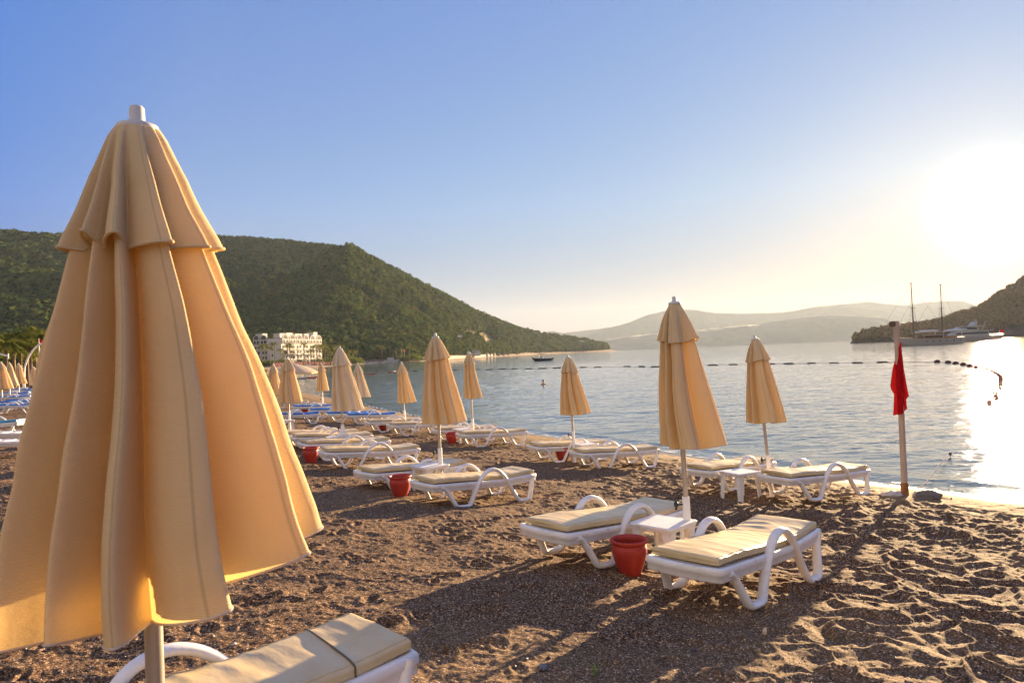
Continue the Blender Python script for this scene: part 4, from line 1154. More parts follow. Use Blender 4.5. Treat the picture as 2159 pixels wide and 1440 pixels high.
def hull(L, B, D, sheer=.3, bow=.25, stern=.7, n=16, fl=.75, draft=.4, rake=.1):
    rings = []
    for i in range(n + 1):
        t = i / n                                              # 0 stern, 1 bow
        wid = B / 2 * (stern + (1 - stern) * sstep(0, .4, t)) * (1 - max(0, (t - (1 - bow * 2)) / (bow * 2)) ** 2.2 * .98)
        top = D + sheer * max(0, (t - .35) / .65) ** 2 + sheer * .35 * max(0, (.35 - t) / .35) ** 2
        x = -L / 2 + L * t
        xr = lambda q: x + rake * L * max(0, t - .6) / .4 * (q - 1) - (.05 * L * (1 - q) if t < .1 else 0) * -1 * (1 - t / .1)
        bot = -draft * (1 - max(0, (t - .75) / .25) ** 2)
        ring = []
        for q in (1, .66, .33, 0):
            ring.append((xr(q), wid * (fl + (1 - fl) * q), bot + (top - bot) * q))
        ring.append((xr(0), 0, bot - .02)); 
        ring += [(a, -b, c) for a, b, c in ring[:4][::-1]]
        rings.append([Vector(v) for v in ring])
    m = MB(); m.loft(rings, False, False, True)
    dk = [r[0] - Vector((0, .02, .06)) for r in rings] + [r[-1] + Vector((0, .02, -.06)) for r in rings][::-1]
    k = len(rings)
    m.add(dk, [(i, i + 1, 2 * k - 2 - i, 2 * k - 1 - i) for i in range(k - 1)])
    m.add(rings[0], [tuple(range(9))])
    return m
def gulet():
    Y = 262.0
    a = at_y(1872, 726, Y); b = at_y(2035, 726, Y)
    Lh = (b - a).length * .97
    root = empty('sailing_boat', ((a.x + b.x) / 2, Y, WATER), math.atan2(0, -1) + .04, 'white two masted wooden sailing boat moored by the headland', 'sailing boat')
    hull(Lh, 6.2, 2.1, 1.5, .3, .8, 22, .7, .5, .14).build('hull', M['hullwhite'], root)
    m = MB()
    for s in (1, -1): m.tube([(x, s * 3.0 * (1 - max(0, (x / Lh + .5 - .55) / .45) ** 2.2), 2.35 + 1.4 * max(0, (x / Lh + .5 - .35) / .65) ** 2) for x in np.linspace(-Lh / 2 + .3, Lh / 2 - .5, 20)], .09, 5)
    m.build('rail', M['varnish'], root)
    k = Lh / 30
    for x in np.linspace(-12, 2, 6):
        m = MB(); m.tube([(x * k, 2.9, 1.35), (x * k, 3.02, 1.35)], .22, 10); m.build('porthole', M['dark'], root)
    m = MB(); m.box((-2 * k, 0, 2.75), (9 * k, 3.8, 1.5), taper=.93); m.build('deckhouse', M['varnish'], root)
    for s in (1, -1):
        m = MB()
        m.box((-2 * k, s * 1.86, 2.95), (7.6 * k, .06, .5)); m.build('cabin_window', M['dark'], root)
    m = MB(); m.box((-1.5 * k, 0, 3.62), (10.5 * k, 4.4, .12)); m.box((2.8 * k, 0, 3.2), (2.0, 3.6, .1)); m.build('coachroof', M['hullwhite'], root)
    m = MB(); m.box((-9.2 * k, 0, 4.75), (8.0 * k, 5.0, .14))
    m.build('awning', M['canvas'], root)
    for x in (-13.0, -5.4):
        for s in (1, -1):
            m = MB(); m.tube([(x * k, s * 2.3, 1.9), (x * k, s * 2.3, 4.7)], .06, 6); m.build('awning_post', M['steelwhite'], root)
    m = MB(); m.box((-9 * k, 0, 2.6), (5.0 * k, 3.6, .9)); m.build('aft_seats', M['varnish'], root)
    tops = {}
    for px0, ptop, pb in ((1920, 597, 716), (1983.5, 600, 690)):
        t = at_y(px0 if px0 < 1950 else 1983.5, ptop, Y); bb = at_y(1927 if px0 < 1950 else 1989, 720, Y)
        x = -(bb.x - root.location.x); xt = -(t.x - root.location.x)
        H = t.z - WATER
        mm = MB(); mm.tube([(x, 0, 1.6), (x * .5 + xt * .5, 0, H * .55), (xt, 0, H)], [.22, .18, .11], 8)
        ms = mm.build('mast', M['mast'], root)
        q = MB(); q.box((xt, 0, H - .1), (.9, .5, .22)); q.box((xt * .55 + x * .45, 0, H * .6), (.2, 3.2, .14)); q.build('crosstrees', M['mast'], ms)
        tops[px0] = (x, xt, H)
    for x, xt, H in tops.values():
        m = MB(); L0 = 10.0 * k
        m.tube([(x - .3, 0, 4.4), (x - L0, 0, 5.0)], .13, 7); m.build('boom', M['varnish'], root)
        m = MB(); m.tube([(x - .4, 0, 4.75), (x - L0 * .3, 0, 5.05), (x - L0 * .7, 0, 5.15), (x - L0, 0, 5.2)], [.32, .42, .36, .2], 9); m.build('furled_sail', M['canvas'], root)
    m = MB(); bow = Lh / 2
    m.tube([(bow - 1.6, 0, 3.5), (bow + 4.6, 0, 4.6)], [.16, .08], 7); m.build('bowsprit', M['varnish'], root)
    m = MB(); m.tube([(bow - .6, .2, 2.2), (bow + 1.2, .2, .1)], .06, 5); m.build('anchor_chain', M['mast'], root)
    m = MB()
    (x1, t1, h1), (x2, t2, h2) = tops[1920], tops[1983.5]
    for a_, b_ in (((t1, 0, h1 - .4), (bow + 4.4, 0, 4.5)), ((t1 * .7 + x1 * .3, 0, h1 * .72), (bow - 1, 0, 3.5)), ((t2, 0, h2 - .3), (x1, 0, 6)), ((t2, 0, h2 - .3), (-bow + .3, 0, 3)), ((t1, 0, h1 - .4), (x2, 0, 7))):
        m.tube([a_, b_], .035, 4)
    for x, xt, H in tops.values():
        for s in (1, -1):
            for dx in (-1.2, 0, 1.2):
                m.tube([(xt * .6 + x * .4, s * .1, H * .62 + dx * .3), (x + dx, s * 2.9, 2.3)], .03, 4)
            m.tube([(xt, 0, H - .3), (x, s * 2.9, 2.3)], .03, 4)
    m.build('rigging', M['mast'], root)
gulet()
M['hullgrey2'] = simple('off_white_gelcoat', (.33, .32, .30), .35, .05)
def yacht():
    Y = 340.0
    a = at_y(1962, 716, Y); b = at_y(2108, 711, Y); L = (b - a).length
    root = empty('motor_yacht', ((a.x + b.x) / 2, Y, WATER), PI - .05, 'long white motor yacht moored behind the sailing boat', 'yacht')
    hull(L, 7.0, 2.6, 1.2, .3, .9, 20, .75, .5, .12).build('hull', M['hullwhite'], root)
    m = MB(); m.tube([(-L * .47, -3.2, 1.4), (L * .2, -3.4, 1.6)], .12, 5); m.tube([(-L * .47, 3.2, 1.4), (L * .2, 3.4, 1.6)], .12, 5); m.build('rubbing_strake', M['hullgrey'], root)
    def tier(x0, x1, z0, z1, w, rk, name):
        m = MB(); h = w / 2
        m.add([(x0, h, z0), (x1, h * .7, z0), (x1, -h * .7, z0), (x0, -h, z0), (x0 + rk * .2, h * .92, z1), (x1 - rk, h * .6, z1), (x1 - rk, -h * .6, z1), (x0 + rk * .2, -h * .92, z1)],
              [(3, 2, 1, 0), (4, 5, 6, 7), (0, 1, 5, 4), (1, 2, 6, 5), (2, 3, 7, 6), (3, 0, 4, 7)])
        p = m.build(name, M['hullgrey2'], root)
        for s in (1, -1):
            g = MB(); y0 = s * (h + .03); zz = (z0 + z1) / 2
            g.add([(x0 + 1, s * (h * .97 + .04), zz - .45), (x1 - rk * .6 - 1, s * (h * .68 + .06), zz - .45), (x1 - rk * .8 - 1, s * (h * .66 + .06), zz + .45), (x0 + 1, s * (h * .95 + .04), zz + .45)], [(0, 1, 2, 3)[::s]])
            g.build('window_band', M['dark'], p)
    tier(-L * .30, L * .26, 2.6, 5.0, 6.0, 3.5, 'main_deckhouse')
    tier(-L * .16, L * .20, 5.05, 7.1, 5.0, 3.5, 'upper_deckhouse')
    m = MB(); m.box((-L * .22, 0, 5.06), (L * .26, 6.2, .14)); m.box((-L * .10, 0, 7.2), (L * .30, 5.0, .14)); m.build('deck_overhang', M['hullwhite'], root)
    m = MB(); m.add([(-4, 2.3, 7.2), (-2.5, 2.3, 7.2), (-4.2, 2.0, 9.2), (-5.2, 2.0, 9.2), (-4, -2.3, 7.2), (-2.5, -2.3, 7.2), (-4.2, -2.0, 9.2), (-5.2, -2.0, 9.2)],
                    [(0, 1, 2, 3), (7, 6, 5, 4), (3, 2, 6, 7), (0, 3, 7, 4), (1, 5, 6, 2), (0, 4, 5, 1)])
    m.tube([(-4.6, 0, 9.2), (-4.9, 0, 10.6)], .1, 6); m.lathe([(.001, .5), (.5, .35), (.6, 0), (.3, -.3)], 10, (-4.6, 1.1, 9.7)); m.build('radar_arch', M['hullwhite'], root)
    m = MB(); m.tube([(-L * .47, 0, 2.4), (-L * .49, 0, 5.2)], .06, 5); fs = m.build('ensign_staff', M['steelwhite'], root)
    P = np.array([[(-L * .49 - .02 - q * 1.8, .15 * math.sin(q * 6), 5.1 - w * 1.3 - q * .3) for w in np.linspace(0, 1, 5)] for q in np.linspace(0, 1, 9)])
    obj('ensign', grid_mesh('ensign', P, False, M['flag']), fs)
    m = MB(); m.tube([(-L * .22, 1.5, 5.2), (-L * .27, 1.5, 9.5)], .12, 6); m.build('crane', M['hullwhite'], root)
yacht()
def motor_boat():
    Y = 262.0
    a = at_y(1121, 759.5, Y); b = at_y(1164, 758, Y); L = (b - a).length
    root = empty('motor_boat', ((a.x + b.x) / 2, Y, WATER), PI + .06, 'dark motor boat with a bimini cruising before the wooded headland', 'boat')
    hull(L, 2.5, .75, .5, .3, .92, 14, .8, .25, .14).build('hull', M['hulldark'], root)
    m = MB(); m.tube([(x, s * 1.2 * (1 - max(0, (x / L + .5 - .5) / .5) ** 2.3 * .95), .78 + .5 * max(0, (x / L + .5 - .35) / .65) ** 2) for s in (1,) for x in np.linspace(-L / 2, L / 2 - .2, 14)], .13, 6)
    m.tube([(x, -1.2 * (1 - max(0, (x / L + .5 - .5) / .5) ** 2.3 * .95), .78 + .5 * max(0, (x / L + .5 - .35) / .65) ** 2) for x in np.linspace(-L / 2, L / 2 - .2, 14)], .13, 6); m.build('gunwale', M['hulldark'], root)
    m = MB(); m.box((.3, 0, 1.15), (1.0, 1.1, .9), taper=.8); m.build('console', M['hullwhite'], root)
    m = MB(); m.box((.75, 0, 1.75), (.08, 1.0, .5)); m.build('windscreen', M['dark'], root)
    P = np.array([[(-1.3 + 2.6 * q, -1.1 + 2.2 * w, 2.45 + .16 * math.sin(PI * w) + .08 * math.sin(PI * q)) for w in np.linspace(0, 1, 7)] for q in np.linspace(0, 1, 7)])
    m = MB(); m.loft([[Vector(p) for p in row] + [Vector(p) - Vector((0, 0, .06)) for p in row[::-1]] for row in P]); m.build('bimini', M['hulldark'], root)
    for x in (-1.1, 1.1):
        for s in (1, -1):
            m = MB(); m.tube([(x * .5, s * 1.1, .8), (x, s * 1.05, 2.47)], .03, 5); m.build('bimini_post', M['steelwhite'], root)
    m = MB(); m.box((-L / 2 - .25, 0, .75), (.55, .55, .8), taper=.75); m.box((-L / 2 - .2, 0, .1), (.25, .2, .9)); m.build('outboard', M['black'], root)
    m = MB(); m.box((-1.6, 0, .85), (.6, 1.6, .5)); m.build('bench', M['hullwhite'], root)
motor_boat()
def small_boats():
    def skiff(px, py, L, mat, label, rz, rim='hullwhite', group=None):
        p = at_z(px, py, WATER)
        r = empty('small_boat', (p.x, p.y, WATER), rz, label, 'boat', group)
        hull(L, L * .36, L * .1, L * .05, .3, .8, 10, .8, .12, .08).build('hull', M[mat], r)
        m = MB()
        for x in (-.2, .12): m.box((x * L, 0, L * .085), (L * .07, L * .3, L * .03))
        m.build('bench', M[rim], r)
        return r
    skiff(534, 789, 9.5, 'yellow', 'long white and yellow boat beached beside the open parasol', .05)
    skiff(634, 799, 2.4, 'hullwhite', 'small white dinghy afloat below the open parasol rim', .2)
    skiff(658, 797, 2.0, 'redpaint', 'small red dinghy right of the white dinghy', .4)
    skiff(782, 790, 1.7, 'redpaint', 'small red boat left of the white one in mid bay', .1)
    skiff(802, 788, 1.6, 'hullwhite', 'small white boat between two red ones in mid bay', .1)
    skiff(826, 786, 1.6, 'redpaint', 'small red boat right of the white one in mid bay', .3)
    skiff(693, 775, 3.0, 'hullwhite', 'white boat moored close to the hotel beach', .2)
    skiff(650, 779, 3.0, 'hullgrey', 'grey boat moored close to the hotel beach', .9)
    p = at_y(826, 762, 640); p.z = gz(p.x, p.y) + .2
    r = empty('cabin_boat', p, .3, 'white cabin boat hauled out on the far shore', 'boat')
    hull(14, 4.2, 2.2, .8, .3, .85, 12).build('hull', M['hullwhite'], r)
    m = MB(); m.box((-1, 0, 3.4), (6, 3, 2.2), taper=.85); m.build('cabin', M['hullwhite'], r)
    m = MB(); m.tube([(1, 0, 4), (1, 0, 9)], .12, 6); m.build('mast', M['mast'], r)
small_boats()

def swimmer():
    Y = 71.0
    p = at_z(1146, 811, WATER)
    root = empty('person', (p.x, p.y, WATER), 2.6, 'lone swimmer with dark hair, head and shoulders above the water', 'person')
    me = bpy.data.meshes.new('body')
    v = [(0, 0, -.55), (0, 0, -.30), (0, 0, -.05), (0, 0, .12), (0, .01, .20), (0, .02, .30), (0, .015, .38),
         (.17, 0, .07), (.27, .02, -.06), (.38, .18, -.12), (.45, .36, -.08), (-.17, 0, .07), (-.27, .02, -.06), (-.38, .18, -.12), (-.45, .36, -.08),
         (.09, 0, -.62), (.12, -.1, -1.0), (.12, -.25, -1.38), (.12, -.16, -1.44), (-.09, 0, -.62), (-.12, .1, -1.0), (-.12, -.05, -1.4), (-.12, .05, -1.46), (0, .115, .275)]
    e = [(0, 1), (1, 2), (2, 3), (3, 4), (4, 5), (5, 6), (3, 7), (7, 8), (8, 9), (9, 10), (3, 11), (11, 12), (12, 13), (13, 14), (0, 15), (15, 16), (16, 17), (17, 18), (0, 19), (19, 20), (20, 21), (21, 22), (5, 23)]
    rad = [.13, .12, .15, .10, .055, .10, .085, .07, .05, .04, .03, .07, .05, .04, .03, .09, .065, .045, .04, .09, .065, .045, .04, .016]
    me.from_pydata(v, e, []); o = obj('body', me, root, M['skin'])
    sk = o.modifiers.new('skin', 'SKIN'); sd = o.modifiers.new('sub', 'SUBSURF'); sd.levels = sd.render_levels = 2
    for i, r in enumerate(rad): me.skin_vertices[0].data[i].radius = (r, r)
    me.skin_vertices[0].data[0].use_root = True
    m = MB(); rings = []
    for k in range(9):
        t = k / 8 * PI * .62
        rings.append([Vector((.105 * math.sin(t + .01) * math.cos(a), -.005 + .115 * math.sin(t + .01) * math.sin(a) - .012 * k * (math.sin(a) > .3) * 0, .345 + .105 * math.cos(t) + (.02 * k * .35 if math.sin(a) > .4 else 0))) for a in np.linspace(0, 2 * PI, 16, endpoint=False)])
    m.loft(rings, True, True, True); m.build('hair', M['hair'], root)
swimmer()

# ---- hotel on the far beach
def hotel():
    gx, gy = -146.0, 450.0
    z0 = gz(gx - 6, gy + 20)
    d = Vector((.25, .968, 0)); e = Vector((-.968, .25, 0))            # along the sunlit front, along the shaded front
    root = empty('hotel', (gx, gy, z0), math.atan2(d.y, d.x), 'long white hotel with rows of arches behind the palm trees', 'hotel')
    # local axes: +x along the long front, whose face is at y = 0 and looks to -y; the short front is at x = 0
    Lx, Ly, Hh = 50.0, 20.0, 17.6
    m = MB(); m.box((Lx / 2, Ly / 2, Hh / 2 - 1), (Lx, Ly, Hh + 2)); m.build('walls', M['plaster'], root)
    m = MB(); m.box((Lx / 2 + .3, Ly / 2 + .3, Hh + .2), (Lx - .8, Ly - .8, .4)); m.build('roof', M['roof'], root)
    for (x, y, w, l, h) in ((4, 4, 5, 4.5, 2.6), (13, 5, 7, 6, 3.2), (25, 5, 8, 5, 2.8), (37, 6, 8, 6, 3.0), (45, 4, 5, 5, 4.2), (3, 16, 5, 5, 3.0)):
        m = MB(); m.box((x, y, Hh + .4 + h / 2), (w, l, h)); m.box((x, y, Hh + .4 + h + .1), (w + .5, l + .5, .2)); m.build('penthouse', M['plaster'], root)
    def arch(c, w, h, ax, th, mat, name, parent, half=True):
        """a plate with a round head: c = centre of its foot, ax = direction along the wall"""
        nrm = Vector((0, -1, 0)) if ax.x else Vector((-1, 0, 0))
        pts = [Vector(c) + ax * (-w / 2), Vector(c) + ax * (w / 2)]
        r = w / 2
        for k in range(9):
            t = PI * k / 8
            pts.append(Vector(c) + ax * (r * math.cos(t)) + Vector((0, 0, h - r + r * math.sin(t))))
        m = MB(); n = len(pts)
        m.add(pts + [p + nrm * th for p in pts], [tuple(range(n)), tuple(range(n, 2 * n))[::-1]] + [(i, (i + 1) % n, n + (i + 1) % n, n + i) for i in range(n)])
        return m.build(name, mat, parent)
    def front(ax, org, nb, bw, tag_):
        nrm = Vector((0, -1, 0)) if ax.x else Vector((-1, 0, 0))
        for b in range(nb):
            c0 = org + ax * (bw * (b + .5))
            g = arch(c0 + Vector((0, 0, Hh - 3.4)), bw * .86, 6.0, ax, .7, M['plaster'], 'gable', root)
            arch(c0 + nrm * .7 + Vector((0, 0, Hh - .4)), bw * .66, 2.7, ax, .05, M['dark'], 'lunette', g)
            for s in (-1, 1):
                arch(c0 + nrm * .7 + ax * (s * bw * .21) + Vector((0, 0, Hh - 3.1)), bw * .34, 2.3, ax, .05, M['dark'], 'window', root)
                for fl in range(4):
                    z = .6 + fl * 3.3
                    m = MB(); c = c0 + ax * (s * bw * .21) + Vector((0, 0, z + 1.4)) + nrm * .03
                    m.box(c, (bw * .30, .1, 2.2) if ax.x else (.1, bw * .30, 2.2)); m.build('window', M['dark'], root)
            for fl in range(1, 4):
                z = .6 + fl * 3.3
                m = MB(); c = c0 + Vector((0, 0, z + .25)) + nrm * .55
                m.box(c, (bw * .84, 1.0, .9) if ax.x else (1.0, bw * .84, .9)); m.build('balcony', M['plaster'], root)
    front(Vector((1, 0, 0)), Vector((0, 0, 0)), 6, Lx / 6, 'a')
    front(Vector((0, 1, 0)), Vector((0, 9.6, 0)), 2, 5.2, 'b')
    for z in (3, 7, 11):
        m = MB(); m.box((-.04, 6.5, z), (.1, .9, 1.6)); m.build('window', M['dark'], root)
hotel()

# ---- palms, shrubs and the small things under the hill
def palm(h, seed, nf=18, fl=3.0, label='', group=None, tr=.16):
    r = random.Random(seed)
    root = empty('palm_tree', (0, 0, 0), 0, label, 'palm tree', group)
    m = MB(); bend = r.uniform(-.3, .3)
    m.tube([(bend * (t / 4) ** 2, 0, -.3 + (h + .3) * t / 4) for t in range(5)], [tr * 1.35, tr, tr * .9, tr * .85, tr], 8); m.build('trunk', M['trunk'], root)
    V, T = [], []
    for k in range(nf):
        a = r.uniform(0, 2 * PI); up = r.uniform(-.35, 1.1); L = fl * r.uniform(.75, 1.1)
        tint = r.uniform(.25, .9) if up > -.1 else r.uniform(.8, 1)
        d = Vector((math.cos(a), math.sin(a), 0)); pts = []
        for i in range(8):
            t = i / 7
            pts.append(Vector((bend, 0, h)) + d * (L * t * (math.cos(up) * .6 + .4)) + Vector((0, 0, L * (math.sin(up) * t - .62 * t * t))))
        w = d.cross(Vector((0, 0, 1)))
        for i in range(1, 8):
            for sgn in (1, -1):
                for q in (0, .5):
                    p = pts[i - 1].lerp(pts[i], q); nx = pts[i] - pts[i - 1]
                    l = L * .26 * math.sin(PI * min(1, (i - 1 + q) / 7 * .85 + .14)) * r.uniform(.8, 1.15)
                    tip = p + w * sgn * l * .85 + nx.normalized() * l * .5 + Vector((0, 0, -l * r.uniform(.15, .6)))
                    V += [p, p + nx * .42, tip]; T += [tint] * 3
    V = np.array([tuple(v) for v in V])
    obj('crown', np_mesh('crown', V, np.arange(len(V)).reshape(-1, 3), False, M['palm'], {'tint': np.array(T)}), root)
    return root
def fan_palms():
    lab = 'tall slim palm in the row before the hotel and along its beach'
    grp = 'palms by the hotel'
    P = [palm(9.5, 40 + k, 22, 2.7, lab, grp) for k in range(3)]
    r = random.Random(5); first = [True] * 3
    xs = [553, 560, 570, 580, 592, 601, 607, 612, 618, 624, 630, 636, 641, 646, 651, 656, 662, 668, 674, 680, 686, 691, 697, 703, 709, 716, 722, 729, 737, 745, 752, 766, 781, 806, 835, 848, 864]
    for i, px in enumerate(xs):
        k = i % 3; o = P[k] if first[k] else dup(P[k]); first[k] = False
        Y = (415 + r.uniform(-8, 14)) if px < 600 else (438 + (px - 600) * .55 + r.uniform(-10, 22)) if px < 760 else 640 + r.uniform(-5, 12)
        x = ray(px, 765)[0] * Y
        s = r.uniform(.85, 1.5)
        o.location = (x, Y, max(gz(x, Y), -.3)); o.rotation_euler = (0, 0, r.uniform(0, 6)); o.scale = (s * 1.05, s * 1.05, s)
    lab2, grp2 = 'leafy palm among the greenery at the left edge', 'palms at the left edge'
    Q = [palm(5.5, 60 + k, 34, 2.6, lab2, grp2, .2) for k in range(2)]; first = [True] * 2
    for i, (px, Y, s) in enumerate([(-30, 74, 1.0), (-6, 80, .9), (14, 72, .85), (30, 84, 1.05), (44, 76, .9), (58, 86, 1.1), (76, 88, 1.2), (92, 78, 1.0), (110, 95, 1.0), (66, 74, .8), (-50, 90, 1.2)]):
        k = i % 2; o = Q[k] if first[k] else dup(Q[k]); first[k] = False
        x = ray(px, 800)[0] * Y
        o.location = (x, Y, gz(x, Y)); o.rotation_euler = (0, 0, i * 1.3); o.scale = (s, s, s)
fan_palms()
def bush(seed, n, label='', group=None):
    r = np.random.RandomState(seed)
    c = r.normal(size=(n, 3)); c /= np.linalg.norm(c, axis=1)[:, None]; c *= r.uniform(.45, 1, n)[:, None] ** .6
    c *= 1 + .35 * fbm(c[:, 0] * 1.5 + seed, c[:, 1] * 1.5 + c[:, 2], 2, seed)[:, None]
    c[:, 2] = np.abs(c[:, 2]) * 1.0 + .05
    t = r.normal(size=(n, 3, 3)); t -= t.mean(1, keepdims=True); t *= .07
    V = (c[:, None] + t).reshape(-1, 3)
    root = empty('tree', (0, 0, 0), 0, label, 'tree', group)
    obj('crown', np_mesh('crown', V, np.arange(len(V)).reshape(-1, 3), False, M['shrub'], {'tint': np.repeat(np.clip(.5 + .25 * r.normal(size=n), 0, 1), 3)}), root)
    m = MB(); m.tube([(0, 0, -.6), (.02, 0, .1), (.05, .02, .5)], [.06, .05, .03], 6)
    for a in (0, 2.1, 4.2): m.tube([(.02, 0, .12), (.3 * math.cos(a), .3 * math.sin(a), .5)], [.035, .015], 5)
    m.build('trunk', M['trunk'], root)
    return root
def bushes():
    lab, grp = 'low leafy tree at the foot of the hill by the hotel beach', 'trees by the hotel beach'
    P = [bush(70 + k, 900, lab, grp) for k in range(3)]; first = [True] * 3; r = random.Random(9)
    for i, px in enumerate([548, 558, 566, 575, 586, 596, 606, 616, 626, 634, 642, 652, 660, 672, 684, 696, 708, 720, 733, 748, 758, 772, 790, 800, 815, 845, 858, 872, 885]):
        k = i % 3; o = P[k] if first[k] else dup(P[k]); first[k] = False
        Y = (425 + r.uniform(-4, 12)) if px < 600 else (450 + (px - 600) * .55 + r.uniform(0, 20)) if px < 765 else 650 + r.uniform(0, 14)
        x = ray(px, 765)[0] * Y; s = r.uniform(2.6, 4.6) if px < 670 else r.uniform(4, 6.5)
        o.location = (x, Y, max(gz(x, Y) + .3, -.2)); o.rotation_euler = (0, 0, r.uniform(0, 6)); o.scale = (s, s, s * r.uniform(.8, 1.1))
    lab2, grp2 = 'dark bushy tree in the thicket behind the left palms', 'thicket trees at the left edge'
    Q = [bush(80 + k, 1400, lab2, grp2) for k in range(2)]; first = [True] * 2
    for i, (px, Y, s) in enumerate([(-60, 105, 4), (-20, 100, 3.6), (16, 104, 4.2), (50, 100, 3.5), (84, 108, 4.4), (112, 104, 4), (140, 112, 4), (-40, 118, 6), (35, 122, 6.4), (100, 126, 6.5)]):
        k = i % 2; o = Q[k] if first[k] else dup(Q[k]); first[k] = False
        x = ray(px, 800)[0] * Y
        o.location = (x, Y, gz(x, Y) + .2); o.rotation_euler = (0, 0, i); o.scale = (s, s, s)
bushes()
def lamps():
    b = on_beach(51, 792); b = Vector((ray(51, 790)[0] * 62, 62, 0)); b.z = gz(b.x, b.y)
    root = empty('street_lamp', b, 0, 'curved white lamp post arching over the left umbrellas', 'lamp')
    pts = [at_y(px, py, 62) - b for px, py in ((51, 800), (51, 785), (54, 768), (61, 751), (70, 738), (79, 729), (87, 725))]
    pts[0] = Vector((0, 0, 0))
    m = MB(); m.tube(spline(pts, 5), .075, 8); m.build('post', M['steelwhite'], root)
    m = MB(); t = pts[-1]; m.box(t + Vector((.12, 0, -.02)), (.5, .22, .12)); m.build('lamp_head', M['steelwhite'], root)
    b = Vector((ray(83, 790)[0] * 66, 66, 0)); b.z = gz(b.x, b.y)
    root = empty('flag_pole', b, 0, 'thin white pole with a small red flag at the left', 'pole')
    t = at_y(82, 714, 66) - b
    m = MB(); m.tube([(0, 0, -.2), t], [.07, .04], 8); m.build('pole', M['steelwhite'], root)
    P = np.array([[tuple(t + Vector((.04 + q * .55, .08 * math.sin(q * 7), -.05 - w * .55 - q * .25))) for w in np.linspace(0, 1, 6)] for q in np.linspace(0, 1, 9)])
    o = obj('flag', grid_mesh('flag', P, False, M['flag'])); o.location = b
    put(o, 'small red flag on the thin white pole at the left', 'flag')
    b = Vector((ray(-4, 790)[0] * 58, 58, 0)); b.z = gz(b.x, b.y)
    root = empty('street_lamp', b, 0, 'lamp with a flat white arm at the left picture edge', 'lamp')
    pts = [Vector((0, 0, -.2)), at_y(-6, 745, 58) - b, at_y(17, 751, 58) - b]
    m = MB(); m.tube([pts[0], pts[1]], .07, 8); m.build('post', M['steelwhite'], root)
    m = MB(); m.tube([pts[1], pts[2]], .06, 8); m.tube([pts[2] - Vector((0, 0, .2)), pts[2] + Vector((0, 0, .22))], .05, 8); m.build('lamp_head', M['steelwhite'], root)
lamps()
